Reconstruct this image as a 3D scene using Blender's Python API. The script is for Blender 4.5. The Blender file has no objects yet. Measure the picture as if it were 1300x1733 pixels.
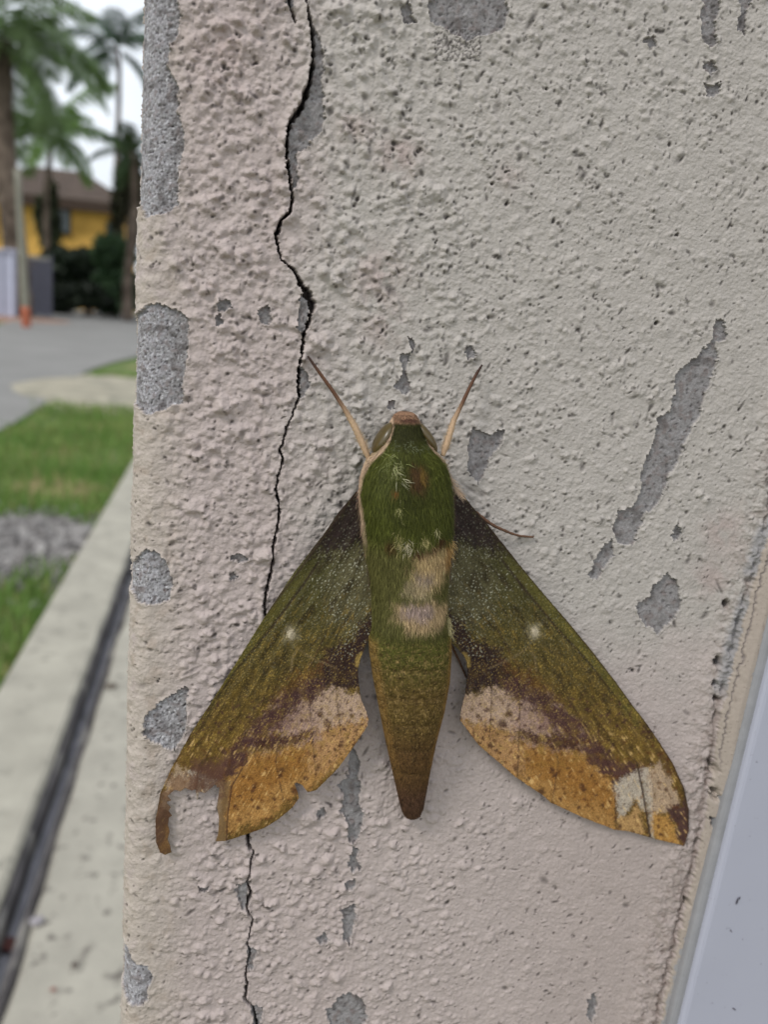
import bpy, math, random
import numpy as np
from mathutils import Matrix, Vector

# ------------------------------------------------------------------ camera, sky, sun, exposure
scene = bpy.context.scene
COL = scene.collection
W0, H0, FPX = 1300.0, 1733.0, 1446.0          # size and focal length of the photograph in its pixels
def _n(v):
    v = np.array(v, float); return v / np.linalg.norm(v)
YC = _n((-283, 329.5, -1446))                 # world +y (into the street) in camera axes
ZC = np.array((570, 6834, 1446.0)); ZC = _n(ZC - YC * ZC.dot(YC))
XC = np.cross(YC, ZC)
RW = np.array([XC, YC, ZC])                   # world <- camera
CAM = np.array((0.0, -0.112, 0.95))
cam_d = bpy.data.cameras.new('camera'); cam = bpy.data.objects.new('camera', cam_d); COL.objects.link(cam)
cam.matrix_world = Matrix([list(RW[0]) + [CAM[0]], list(RW[1]) + [CAM[1]], list(RW[2]) + [CAM[2]], [0, 0, 0, 1]])
cam_d.sensor_fit = 'HORIZONTAL'; cam_d.sensor_width = 36.0; cam_d.lens = FPX / W0 * 36.0
cam_d.clip_start = 0.005; cam_d.clip_end = 3000
cam_d.dof.use_dof = True; cam_d.dof.focus_distance = 0.1145; cam_d.dof.aperture_fstop = 33
scene.camera = cam

SUN_DIR = _n((-0.62, -0.42, 0.80))            # towards the light
world = bpy.data.worlds.new('World'); scene.world = world; world.use_nodes = True
wn = world.node_tree.nodes; wl = world.node_tree.links
for n in list(wn): wn.remove(n)
sky = wn.new('ShaderNodeTexSky'); sky.sky_type = 'NISHITA'; sky.sun_disc = False
sky.sun_elevation = math.asin(SUN_DIR[2]); sky.sun_rotation = math.atan2(SUN_DIR[0], SUN_DIR[1])
sky.air_density = 1.0; sky.dust_density = 1.0
hsv = wn.new('ShaderNodeHueSaturation'); hsv.inputs['Saturation'].default_value = 0.30
tc = wn.new('ShaderNodeTexCoord'); cn = wn.new('ShaderNodeTexNoise')
cn.inputs['Scale'].default_value = 2.2; cn.inputs['Detail'].default_value = 6
cr = wn.new('ShaderNodeMapRange'); cr.inputs['From Min'].default_value = .35; cr.inputs['From Max'].default_value = .65
cr.inputs['To Min'].default_value = 0.85; cr.inputs['To Max'].default_value = 1.35
vm = wn.new('ShaderNodeVectorMath'); vm.operation = 'SCALE'
ov = wn.new('ShaderNodeMix'); ov.data_type = 'RGBA'; ov.inputs['Factor'].default_value = .72   # even overcast over the clear sky
ov.inputs[7].default_value = (7.7, 8.2, 8.8, 1)
bg = wn.new('ShaderNodeBackground'); bg.inputs['Strength'].default_value = 0.10
wo = wn.new('ShaderNodeOutputWorld')
wl.new(sky.outputs[0], hsv.inputs['Color']); wl.new(tc.outputs['Generated'], cn.inputs['Vector'])
wl.new(cn.outputs['Fac'], cr.inputs['Value']); wl.new(hsv.outputs[0], ov.inputs[6]); wl.new(ov.outputs[2], vm.inputs[0]); wl.new(cr.outputs[0], vm.inputs['Scale'])
wl.new(vm.outputs[0], bg.inputs['Color']); wl.new(bg.outputs[0], wo.inputs['Surface'])

sun_d = bpy.data.lights.new('sun', 'SUN'); sun_d.energy = 1.5; sun_d.angle = math.radians(12); sun_d.color = (1.0, .975, .95)
sun = bpy.data.objects.new('sun', sun_d); COL.objects.link(sun); sun.location = (0, 0, 5)
sun.rotation_euler = Vector(SUN_DIR).to_track_quat('Z', 'Y').to_euler()
scene.view_settings.view_transform = 'Standard'; scene.view_settings.look = 'None'
scene.view_settings.gamma = 1.0; scene.view_settings.exposure = 0.50
scene.cycles.max_bounces = 6; scene.cycles.use_denoising = True

# ------------------------------------------------------------------ helpers
rng = np.random.default_rng(7)
random.seed(5)
KALB = 0.78                                    # picture value -> base colour
def lin(c):
    c = np.asarray(c, float) / 255.0
    return np.where(c <= .04045, c / 12.92, ((c + .055) / 1.055) ** 2.4)
def C(r, g, b, k=None):
    return np.minimum(lin((r, g, b)) * (KALB if k is None else k), .9)
def rays(px, py):
    px = np.asarray(px, float); py = np.asarray(py, float)
    v = np.stack([px - W0 / 2, -(py - H0 / 2), np.full(np.broadcast(px, py).shape, -FPX)], -1)
    return v @ RW.T
def on_wall(px, py, h=0.0):
    """point above the photograph's (px, py) in the plane h metres in front of the wall"""
    d = rays(px, py); t = (-np.asarray(h, float) - CAM[1]) / d[..., 1]
    return CAM + d * t[..., None]
def at_depth(px, py, D): return on_wall(px, py, -D)
def project(P):
    v = (np.asarray(P, float) - CAM) @ RW
    return W0 / 2 - v[..., 0] / v[..., 2] * FPX, H0 / 2 + v[..., 1] / v[..., 2] * FPX
def sstep(a, b, x):
    t = np.clip((x - a) / (b - a), 0, 1); return t * t * (3 - 2 * t)
def lerp(a, b, t): return a + (b - a) * t
def mixc(col, c, m): return col + (np.asarray(c) - col) * np.asarray(m)[..., None]
def _hash(ix, iy, s):
    h = (ix.astype(np.uint32) * np.uint32(374761393)) ^ (iy.astype(np.uint32) * np.uint32(668265263)) ^ np.uint32((s * 2246822519 + 3266489917) & 0xffffffff)
    h = (h ^ (h >> np.uint32(13))) * np.uint32(1274126177)
    return h ^ (h >> np.uint32(16))
def vnoise(x, y, s=0):
    """gradient noise, about -1..1"""
    x = np.asarray(x, float); y = np.asarray(y, float)
    x0 = np.floor(x); y0 = np.floor(y); fx = (x - x0).astype(np.float32); fy = (y - y0).astype(np.float32)
    ix = x0.astype(np.int64); iy = y0.astype(np.int64)
    u = fx * fx * fx * (fx * (fx * 6 - 15) + 10); v = fy * fy * fy * (fy * (fy * 6 - 15) + 10)
    def g(dx, dy):
        a = _hash(ix + dx, iy + dy, s).astype(np.float32) * np.float32(2 * math.pi / 4294967296.0)
        return np.cos(a) * (fx - dx) + np.sin(a) * (fy - dy)
    a = g(0, 0); b = g(1, 0); c = g(0, 1); d = g(1, 1)
    return (lerp(lerp(a, b, u), lerp(c, d, u), v)) * 1.5
def fbm(x, y, s=0, o=4, gain=.5):
    r = 0; a = 1.0; t = 0
    for k in range(o):
        r = r + a * vnoise(x * 2 ** k + 17.3 * k, y * 2 ** k - 9.1 * k, s + 31 * k); t += a; a *= gain
    return r / t
def seg_dist(x, y, pts, closed=False):
    pts = np.asarray(pts, float); n = len(pts); best = np.full(x.shape, 1e9); par = np.zeros(x.shape)
    for i in range(n if closed else n - 1):
        a = pts[i]; b = pts[(i + 1) % n]; d = b - a; L = d.dot(d) + 1e-12
        t = np.clip(((x - a[0]) * d[0] + (y - a[1]) * d[1]) / L, 0, 1)
        q = (x - a[0] - t * d[0]) ** 2 + (y - a[1] - t * d[1]) ** 2
        m = q < best; best = np.where(m, q, best); par = np.where(m, i + t, par)
    return np.sqrt(best), par
def inside(x, y, pts):
    pts = np.asarray(pts, float); r = np.zeros(x.shape, bool); n = len(pts)
    for i in range(n):
        x1, y1 = pts[i]; x2, y2 = pts[(i + 1) % n]
        if y1 == y2: continue
        c = ((y1 > y) != (y2 > y)) & (x < (x2 - x1) * (y - y1) / (y2 - y1) + x1)
        r ^= c
    return r
def sdf(x, y, pts):
    d, _ = seg_dist(x, y, pts, True); return np.where(inside(x, y, pts), -d, d)

def parented(o, parent):
    if parent is not None: o.parent = parent
    return o
def mesh_np(name, V, F, mat=None, parent=None, col=None, smooth=True):
    """V (n,3) metres in world space, F (m,3|4) or a list of such arrays"""
    V = np.asarray(V, np.float32); Fs = F if isinstance(F, list) else [F]
    me = bpy.data.meshes.new(name)
    me.vertices.add(len(V))
    org = np.zeros(3)
    if parent is not None: org = np.array(parent.get('_org', (0, 0, 0)))
    me.vertices.foreach_set('co', (V - org).astype(np.float32).ravel())
    li = np.concatenate([np.asarray(f, np.int32).ravel() for f in Fs])
    tot = np.concatenate([np.full(len(f), np.asarray(f).shape[1], np.int32) for f in Fs])
    st = np.concatenate([[0], np.cumsum(tot)[:-1]]).astype(np.int32)
    me.loops.add(len(li)); me.loops.foreach_set('vertex_index', li)
    me.polygons.add(len(tot)); me.polygons.foreach_set('loop_start', st); me.polygons.foreach_set('loop_total', tot)
    me.polygons.foreach_set('use_smooth', np.full(len(tot), smooth))
    me.update(calc_edges=True)
    if col is not None:
        a = me.color_attributes.new('Col', 'FLOAT_COLOR', 'POINT')
        cc = np.ones((len(V), 4), np.float32); cc[:, :np.shape(col)[1]] = np.clip(col, 0, 1); a.data.foreach_set('color', cc.ravel())
    o = bpy.data.objects.new(name, me); COL.objects.link(o)
    if mat: me.materials.append(mat)
    if parent is not None: o['_org'] = [float(v) for v in org]
    return parented(o, parent)
def thing(name, label, cat, loc=(0, 0, 0), group=None):
    o = bpy.data.objects.new(name, None); COL.objects.link(o); o.location = loc; o.empty_display_size = .05
    o['label'] = label; o['category'] = cat; o['_org'] = [float(v) for v in loc]
    if group: o['group'] = group
    return o
def tag(o, label, cat, group=None):
    o['label'] = label; o['category'] = cat
    if group: o['group'] = group
    return o
def kind(o, k): o['kind'] = k; return o
def sub_verts(V, F, col=None):
    idx, inv = np.unique(F.ravel(), return_inverse=True)
    return V[idx], inv.reshape(F.shape), (None if col is None else col[idx])

def material(name, color=None, rough=.8, attr=False, noise=0, nscale=800, bump=0, bscale=3000, spec=.3, ramp=None, metal=0, bdist=.0004, coat=0, sheen=0, trans=0, grain=None):
    """base colour (fixed, or the pigment stored on the points) broken up by procedural noise"""
    m = bpy.data.materials.new(name); m.use_nodes = True; nt = m.node_tree; N = nt.nodes; L = nt.links
    b = N['Principled BSDF']; b.inputs['Roughness'].default_value = rough; b.inputs['Specular IOR Level'].default_value = spec
    b.inputs['Metallic'].default_value = metal; b.inputs['Coat Weight'].default_value = coat; b.inputs['Sheen Weight'].default_value = sheen
    tcn = N.new('ShaderNodeTexCoord'); src = None
    if attr:
        a = N.new('ShaderNodeAttribute'); a.attribute_name = 'Col'; src = a.outputs['Color']
    else:
        c = N.new('ShaderNodeRGB'); c.outputs[0].default_value = (*color, 1); src = c.outputs[0]
    if noise:
        t = N.new('ShaderNodeTexNoise'); t.inputs['Scale'].default_value = nscale; t.inputs['Detail'].default_value = 5
        L.new(tcn.outputs['Object'], t.inputs['Vector'])
        mr = N.new('ShaderNodeMapRange'); mr.inputs['From Min'].default_value = .3; mr.inputs['From Max'].default_value = .7
        mr.inputs['To Min'].default_value = 1 - noise; mr.inputs['To Max'].default_value = 1 + noise
        L.new(t.outputs['Fac'], mr.inputs['Value'])
        s = N.new('ShaderNodeVectorMath'); s.operation = 'SCALE'; L.new(src, s.inputs[0]); L.new(mr.outputs[0], s.inputs['Scale']); src = s.outputs[0]
    if ramp:
        t = N.new('ShaderNodeTexNoise'); t.inputs['Scale'].default_value = ramp[1]; t.inputs['Detail'].default_value = 6
        L.new(tcn.outputs['Object'], t.inputs['Vector'])
        mr = N.new('ShaderNodeMapRange'); mr.inputs['From Min'].default_value = ramp[2]; mr.inputs['From Max'].default_value = ramp[3]
        L.new(t.outputs['Fac'], mr.inputs['Value'])
        mx = N.new('ShaderNodeMix'); mx.data_type = 'RGBA'; L.new(mr.outputs[0], mx.inputs['Factor'])
        L.new(src, mx.inputs[6]); mx.inputs[7].default_value = (*ramp[0], 1); src = mx.outputs[2]
    L.new(src, b.inputs['Base Color'])
    if bump:
        t = N.new('ShaderNodeTexNoise'); t.inputs['Scale'].default_value = bscale; t.inputs['Detail'].default_value = 4
        L.new(tcn.outputs['Object'], t.inputs['Vector'])
        bn = N.new('ShaderNodeBump'); bn.inputs['Strength'].default_value = bump; bn.inputs['Distance'].default_value = bdist
        L.new(t.outputs['Fac'], bn.inputs['Height']); L.new(bn.outputs[0], b.inputs['Normal'])
        if grain:                                  # where the mesh is too coarse for the sprayed grain, the material carries it
            g2 = N.new('ShaderNodeTexNoise'); g2.inputs['Scale'].default_value = grain; g2.inputs['Detail'].default_value = 3
            L.new(tcn.outputs['Object'], g2.inputs['Vector']); mu = N.new('ShaderNodeMath'); mu.operation = 'MULTIPLY'
            L.new(g2.outputs['Fac'], mu.inputs[0]); L.new(a.outputs['Alpha'], mu.inputs[1])
            b2 = N.new('ShaderNodeBump'); b2.inputs['Strength'].default_value = .8; b2.inputs['Distance'].default_value = .0009
            L.new(mu.outputs[0], b2.inputs['Height']); L.new(bn.outputs[0], b2.inputs['Normal']); L.new(b2.outputs[0], b.inputs['Normal'])
    if trans:
        tr = N.new('ShaderNodeBsdfTranslucent'); L.new(src, tr.inputs['Color'])
        ms = N.new('ShaderNodeMixShader'); ms.inputs[0].default_value = trans
        L.new(b.outputs[0], ms.inputs[1]); L.new(tr.outputs[0], ms.inputs[2]); L.new(ms.outputs[0], N['Material Output'].inputs['Surface'])
    return m
def box_vf(x0, x1, y0, y1, z0, z1):
    V = [(x, y, z) for z in (z0, z1) for y in (y0, y1) for x in (x0, x1)]
    F = [(0, 2, 3, 1), (4, 5, 7, 6), (0, 1, 5, 4), (2, 6, 7, 3), (0, 4, 6, 2), (1, 3, 7, 5)]
    return np.array(V, float), np.array(F)
def bevel(o, w, seg=2):
    m = o.modifiers.new('bevel', 'BEVEL'); m.width = w; m.segments = seg; m.limit_method = 'ANGLE'; return o
def box(name, b, mat, parent=None, bev=0):
    V, F = box_vf(*b); o = mesh_np(name, V, F, mat, parent, smooth=False)
    if bev: bevel(o, bev)
    return o
def tube_vf(P, R, seg=8, cap=True):
    P = np.asarray(P, float); R = np.asarray(R, float); n = len(P); T = np.gradient(P, axis=0)
    T /= np.linalg.norm(T, axis=1)[:, None] + 1e-12
    ref = np.array((.31, .2, .93)) if abs(T[:, 2]).mean() < .9 else np.array((1., .1, 0))
    A = np.cross(T, ref); A /= np.linalg.norm(A, axis=1)[:, None]; B = np.cross(T, A)
    th = np.arange(seg) * 2 * math.pi / seg
    V = P[:, None] + R[:, None, None] * (np.cos(th)[None, :, None] * A[:, None] + np.sin(th)[None, :, None] * B[:, None])
    V = V.reshape(-1, 3); F = []
    for i in range(n - 1):
        for j in range(seg):
            F.append((i * seg + j, i * seg + (j + 1) % seg, (i + 1) * seg + (j + 1) % seg, (i + 1) * seg + j))
    F = np.array(F)
    if cap:
        c0 = len(V); V = np.vstack([V, P[0], P[-1]])
        T3 = [(c0, (j + 1) % seg, j) for j in range(seg)] + [(c0 + 1, (n - 1) * seg + j, (n - 1) * seg + (j + 1) % seg) for j in range(seg)]
        return V, [F, np.array(T3)]
    return V, [F]
def spline(pts, n):
    pts = np.asarray(pts, float); d = np.r_[0, np.cumsum(np.linalg.norm(np.diff(pts, axis=0), axis=1))]
    u = np.linspace(0, d[-1], n); out = np.stack([np.interp(u, d, pts[:, k]) for k in range(pts.shape[1])], 1)
    for _ in range(max(1, n // (2 * len(pts)))):
        out[1:-1] = .25 * out[:-2] + .5 * out[1:-1] + .25 * out[2:]
    return out
def join_vf(parts):
    Vs = []; Fs = []; o = 0
    for V, F in parts:
        F = F if isinstance(F, list) else [F]
        Vs.append(V); Fs += [np.asarray(f) + o for f in F]; o += len(V)
    q = [f for f in Fs if f.shape[1] == 4]; t = [f for f in Fs if f.shape[1] == 3]
    out = []
    if q: out.append(np.vstack(q))
    if t: out.append(np.vstack(t))
    return np.vstack(Vs), out

# ------------------------------------------------------------------ ground, road, kerb, drain
def gz(y): return .82 * sstep(5, 34, np.asarray(y, float)) 
def on_ground(px, py, lift=0.0):
    d = rays(px, py); lo, hi = .2, 300.
    for _ in range(60):
        m = .5 * (lo + hi); P = CAM + d * m / np.linalg.norm(d)
        if P[2] > gz(P[1]) + lift: lo = m
        else: hi = m
    return P
M_soil = material('soil', C(150, 132, 100), .95, noise=.25, nscale=3, ramp=(C(95, 110, 62), 1.1, .45, .6), bump=.6, bscale=25, bdist=.02)
M_road = material('road_asphalt', C(134, 132, 128), .9, noise=.10, nscale=1.3, bump=.4, bscale=120, bdist=.004)
M_conc = material('kerb_concrete', C(168, 163, 149), .9, noise=.14, nscale=9, ramp=(C(140, 136, 124), 26, .56, .72), bump=.6, bscale=60, bdist=.004)
M_apron = material('apron_concrete', C(166, 161, 148), .9, noise=.13, nscale=10, ramp=(C(108, 102, 94), 34, .58, .68), bump=.7, bscale=55, bdist=.004)
M_sludge = material('drain_sludge', C(158, 157, 164), .5, noise=.3, nscale=14, ramp=(C(56, 52, 50), 9, .56, .66), bump=.5, bscale=40, bdist=.006)
ys = np.r_[np.linspace(-6, 40, 93), np.geomspace(42, 900, 30)]
xs = np.r_[-np.geomspace(900, 22, 22), np.linspace(-20, 20, 41), np.geomspace(22, 900, 22)]
X, Y = np.meshgrid(xs, ys); nx = len(xs)
def grid_faces(r, c):
    i = np.arange(r * c).reshape(r, c)
    return np.stack([i[:-1, :-1], i[:-1, 1:], i[1:, 1:], i[1:, :-1]], -1).reshape(-1, 4)
kind(mesh_np('ground', np.stack([X, Y, gz(Y) - .14 + .085 * sstep(8.6, 9.6, Y)], -1).reshape(-1, 3), grid_faces(len(ys), nx), M_soil), 'structure')

# kerb, drain and apron run straight down the street
KX0 = on_ground(100, 990, .02)[0]                          # outer edge of the kerb
kL = on_ground(45, 1400, .02)[0]; kR = on_ground(87, 1400)[0]  # the drain
KX0 = min(KX0, kL - .17)
Yk0, Yk1 = -3.0, 9.0
vy = np.r_[np.linspace(-3, 12, 61), np.linspace(12.5, 45, 40)]; vx = np.r_[np.linspace(-40, -4, 20), np.linspace(-3.8, KX0, 40)]
Xv, Yv = np.meshgrid(vx, vy)
M_verge = material('verge_turf', C(96, 116, 58), .95, noise=.25, nscale=5, ramp=(C(138, 124, 84), 1.6, .56, .68), bump=.8, bscale=60, bdist=.02)
kind(mesh_np('verge', np.stack([Xv, Yv, gz(Yv) - .05 + .012 * fbm(Xv * 2, Yv * 2, 7, 2)], -1).reshape(-1, 3), grid_faces(len(vy), len(vx)), M_verge), 'structure')
def strip(name, xa, xb, za, zb, mat, wob=.0, n=240, seed=0):
    """a long slab along y with a slightly uneven right edge"""
    y = np.linspace(Yk0, Yk1, n); w = wob * fbm(y * 6, y * 0 + seed, seed, 4)
    V = []
    ring = [(xa, za), (xa, zb - .008), (xa + .008, zb), (xb - .008, zb), (xb, zb - .008), (xb, za)]
    for k, (x, z) in enumerate(ring):
        V.append(np.stack([x + (w if k >= 3 else 0 * w), y, np.full(n, z) + .002 * vnoise(y * 4, y * 0 + k, 3)], -1))
    V = np.stack(V, 1).reshape(-1, 3); r = len(ring); F = []
    i = np.arange(n * r).reshape(n, r)
    F = np.stack([i[:-1, :-1], i[:-1, 1:], i[1:, 1:], i[1:, :-1]], -1).reshape(-1, 4)
    return kind(mesh_np(name, V, F, mat, smooth=False), 'structure')
strip('kerb', KX0, kL, -.06, .02, M_conc, .004, seed=4)
strip('drain_channel', kL - .02, kR + .03, -.12, -.052, M_sludge, 0)
M_lining = material('dark_lining', C(92, 88, 88), .9, noise=.4, nscale=12, ramp=(C(140, 136, 130), 10, .52, .66), bump=.6, bscale=60, bdist=.004)  # dark mottled colour for the slabs lining both walls of the drain
strip('drain_side', kL - .004, kL + .009, -.12, .004, M_lining, .006, seed=14)
strip('drain_side', kR - .004, kR + .013, -.12, -.010, M_lining, .010, seed=15)
y = np.linspace(Yk0, Yk1, 500)
xl = kR + .012 * fbm(y * 3.2, y * 0, 8, 4) + .010
xr = np.full_like(y, .6)
V = np.stack([np.stack([xl, y, 0 * y - .10], -1), np.stack([xl + .004, y, 0 * y - .012], -1), np.stack([xl + .012, y, 0 * y - .001], -1), np.stack([xr, y, 0 * y], -1)], 1).reshape(-1, 3)
i = np.arange(500 * 4).reshape(500, 4)
kind(mesh_np('pavement', V, np.stack([i[:-1, :-1], i[:-1, 1:], i[1:, 1:], i[1:, :-1]], -1).reshape(-1, 4), M_apron, smooth=False), 'structure')

# road: a bend that comes from the left and runs away to the houses
edge_px = [(-60, 760), (0, 724), (60, 690), (100, 655), (135, 628), (180, 612), (222, 602), (300, 590)]
near = np.array([on_ground(*p) for p in edge_px])[:, :2]
near = np.vstack([[near[0] + (-14, -2.2)], near, [near[-1] + (7, 5.5)]])
far_px = [(-60, 566), (0, 547), (40, 536), (70, 527)]
far = np.array([on_ground(*p) for p in far_px])[:, :2]
far = np.vstack([[far[0] + (-14, -3)], far, [far[-1] + (.4, 9)], [far[-1] + (12, 16)]])
A = spline(near, 60); B = spline(far, 60)
t = np.linspace(0, 1, 24)
P = A[:, None] * (1 - t)[None, :, None] + B[:, None] * t[None, :, None]
V = np.concatenate([P, (gz(P[..., 1]) - .028)[..., None]], -1).reshape(-1, 3)
kind(mesh_np('road', V, grid_faces(60, 24)[:, ::-1], M_road), 'structure')

def add_blades(name, pts, hgt, wid, mat, cols, seed, lean=.5):
    r = np.random.default_rng(seed); n = len(pts); a = r.uniform(0, 2 * math.pi, n); h = hgt * r.uniform(.5, 1.3, n)
    d = np.stack([np.cos(a), np.sin(a), 0 * a], -1); l = r.uniform(0, lean, n) * h; b = a + r.uniform(1, 2, n)
    ld = np.stack([np.cos(b), np.sin(b), 0 * b], -1); up = np.array((0, 0, 1.))
    w = wid * r.uniform(.6, 1.3, n)
    v0 = pts - d * w[:, None]; v1 = pts + d * w[:, None]; m = pts + up * (h * .6)[:, None] + ld * (l * .35)[:, None]
    v2 = m + d * (w * .7)[:, None]; v3 = m - d * (w * .7)[:, None]; v4 = pts + up * h[:, None] + ld * l[:, None]
    V = np.stack([v0, v1, v2, v3, v4], 1).reshape(-1, 3); k = np.arange(n)[:, None] * 5
    c = np.repeat(cols, 5, 0)
    return mesh_np(name, V, [k + np.array([[0, 1, 2, 3]]), k + np.array([[3, 2, 4]])], mat, col=c)
M_grass = material('grass_blades', attr=True, rough=.75, spec=.2, trans=.35)
npt = 150000
gx = rng.uniform(KX0 - 7, KX0 - .01, npt); gy = 1.0 + 11 * rng.uniform(0, 1, npt) ** 1.5
cut = np.interp(gx, near[:, 0], near[:, 1])
Gp = np.array(on_ground(22, 905)); Dp = np.array(on_ground(170, 655)); Bp = np.array(on_ground(95, 812))
def ell(px_, rx, ry): return ((gx - px_[0]) / rx) ** 2 + ((gy - px_[1]) / ry) ** 2 + .35 * fbm(gx * 2.2, gy * 2.2, 3, 3)
dens = sstep(-.45, .05, fbm(gx * 1.1, gy * 1.1, 21, 3))
keep = (gy < cut - .1 + .5 * vnoise(gx * 1.5, gy * 1.5, 5)) & (ell(Gp, .30, .5) > 1) & (ell(Dp, 1.0, 1.5) > 1) & ((ell(Bp, .30, .30) > 1) | (rng.uniform(0, 1, npt) < .5)) & (rng.uniform(0, 1, npt) < .45 + .55 * dens)
gx, gy = gx[keep], gy[keep]
pts = np.stack([gx, gy, gz(gy) - .05], -1)
f = fbm(gx * 2.0, gy * 2.0, 9, 3); cg = C(112, 146, 70)[None] + (C(146, 168, 94) - C(112, 146, 70))[None] * sstep(-.3, .5, f)[:, None]
cg = cg + (C(165, 155, 105) - cg) * (rng.uniform(0, 1, len(gx)) < .10)[:, None]
cg = cg * rng.uniform(.65, 1.25, len(gx))[:, None]
gr = add_blades('grass', pts, .075, .0042, M_grass, cg, 3, .8)
kind(tag(gr, 'short green verge grass between the kerb and the road', 'grass'), 'stuff')
# grey rubble patch and pale sandy bank in the verge
def stones(name, c, rx, ry, n, size, c0, c1, seed, hump=0):
    r = np.random.default_rng(seed); q = r.normal(0, .55, (n, 2)); px_ = c[0] + q[:, 0] * rx; py_ = c[1] + q[:, 1] * ry
    px_ = np.minimum(px_, KX0 - .04)
    s = size * r.lognormal(0, .45, n)
    base = np.array([(1, 0, 0), (-.5, .87, 0), (-.5, -.87, 0), (.3, .5, .7), (-.6, 0, .6), (.35, -.4, .75)])
    a = r.uniform(0, 6.28, n); ca, sa = np.cos(a), np.sin(a)
    V = base[None] * s[:, None, None] * r.uniform(.6, 1.3, (n, 6, 1))
    V = np.stack([V[..., 0] * ca[:, None] - V[..., 1] * sa[:, None], V[..., 0] * sa[:, None] + V[..., 1] * ca[:, None], V[..., 2]], -1)
    e = q[:, 0] ** 2 + q[:, 1] ** 2
    V += np.stack([px_, py_, gz(py_) - .052 + hump * np.exp(-e * 1.6)], -1)[:, None]
    F0 = np.array([(0, 3, 5), (0, 1, 3), (1, 4, 3), (1, 2, 4), (2, 5, 4), (2, 0, 5), (3, 4, 5)])
    F = (np.arange(n)[:, None, None] * 6 + F0[None]).reshape(-1, 3)
    col = np.repeat(lerp(c0, c1, r.uniform(0, 1, (n, 1))), 6, 0)
    return mesh_np(name, V.reshape(-1, 3), F, material(name + '_stone', attr=True, rough=.9), col=col, smooth=False)
o = stones('gravel', Gp, .36, .5, 4200, .016, C(96, 92, 90), C(158, 154, 150), 4)
kind(tag(o, 'grey rubble and gravel patch in the grass verge', 'gravel'), 'stuff')
def mound(name, c, rx, ry, h, mat, seed):
    u = np.linspace(-1, 1, 50); U, Vv = np.meshgrid(u, u); r2 = U ** 2 + Vv ** 2
    z = h * np.clip(1 - r2, -.4, 1) + .12 * h * fbm(U * 4, Vv * 4, seed, 4)
    x = np.minimum(c[0] + U * rx, 60); yv = c[1] + Vv * ry
    return mesh_np(name, np.stack([x, yv, gz(yv) - .055 + z], -1).reshape(-1, 3), grid_faces(50, 50), mat)
M_dirt = material('sandy_bank', C(164, 157, 138), .95, noise=.2, nscale=3, ramp=(C(138, 134, 118), 4.5, .52, .62), bump=.5, bscale=30, bdist=.02)
kind(mound('dirt_bank', Dp, 1.35, 2.0, .05, M_dirt, 3), 'structure')
o = mound('bare_earth', Bp, .32, .32, .02, material('bare_earth', C(138, 124, 84), .95, noise=.2, nscale=8, bump=.5, bscale=60, bdist=.01), 6)
kind(o, 'structure')
# reddish shoulder under the gate pillars
Sp = on_ground(10, 536)
kind(mound('red_earth', Sp, 2.2, 1.6, .05, material('red_earth', C(150, 118, 100), .95, noise=.2, nscale=2), 8), 'structure')
# ------------------------------------------------------------------ the cracked wall
ST = 0.000130                                             # spacing of the relief points, metres
RC = 0.0032                                               # rounding of the wall's corner
XE = float(on_wall(224, 800, -RC)[0])                     # the corner
PA, PB = on_wall(1284, 1200, .0035), on_wall(1185, 1600, .0035)
KF = (PB[0] - PA[0]) / (PB[2] - PA[2])
def xf(z): return PA[0] + KF * (z - PA[2])                # edge of the door frame (it leans a little)
ZT = float(on_wall(300, -14)[2]); ZB = float(on_wall(300, 1750)[2])
ZT = max(ZT, float(on_wall(1290, -14)[2])); ZB = min(ZB, float(on_wall(1150, 1750)[2]))
XR = float(on_wall(1335, 950)[0])
s_side = -np.r_[np.geomspace(.30, .0135, 18), np.linspace(.013, .0003, 42)] - RC * math.pi / 2
s_arc = np.linspace(-RC * math.pi / 2, 0, 42)[:-1]
s_front = np.arange(0, XR - XE - RC, ST)
s_far = s_front[-1] + np.geomspace(.0008, .09, 14)
S = np.r_[s_side, s_arc, s_front, s_far]; J0 = len(s_side) + len(s_arc); NF = len(s_front)
zc = np.arange(ZB, ZT, ST)
Z1 = np.r_[np.linspace(0, ZB - .08, 40), ZB - np.geomspace(.07, .0245, 6), ZB - np.linspace(.024, .0003, 80), zc, ZT + np.linspace(.0003, .024, 80), ZT + np.geomspace(.0245, .07, 6), np.linspace(ZT + .08, 2.3, 50)]
I0 = 126; NZ = len(zc)
th = np.clip(-S / RC, 0, math.pi / 2); onside = np.maximum(-S - RC * math.pi / 2, 0)
bx = np.where(S >= 0, XE + RC + S, XE + RC - RC * np.sin(th)); by = np.where(S >= 0, 0, RC - RC * np.cos(th) + onside)
nxv = -np.sin(th); nyv = -np.cos(th)
NR, NCn = len(Z1), len(S)
SX = np.broadcast_to((XE + RC + S)[None], (NR, NCn)).copy(); SZ = np.broadcast_to(Z1[:, None], (NR, NCn)).copy()
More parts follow.
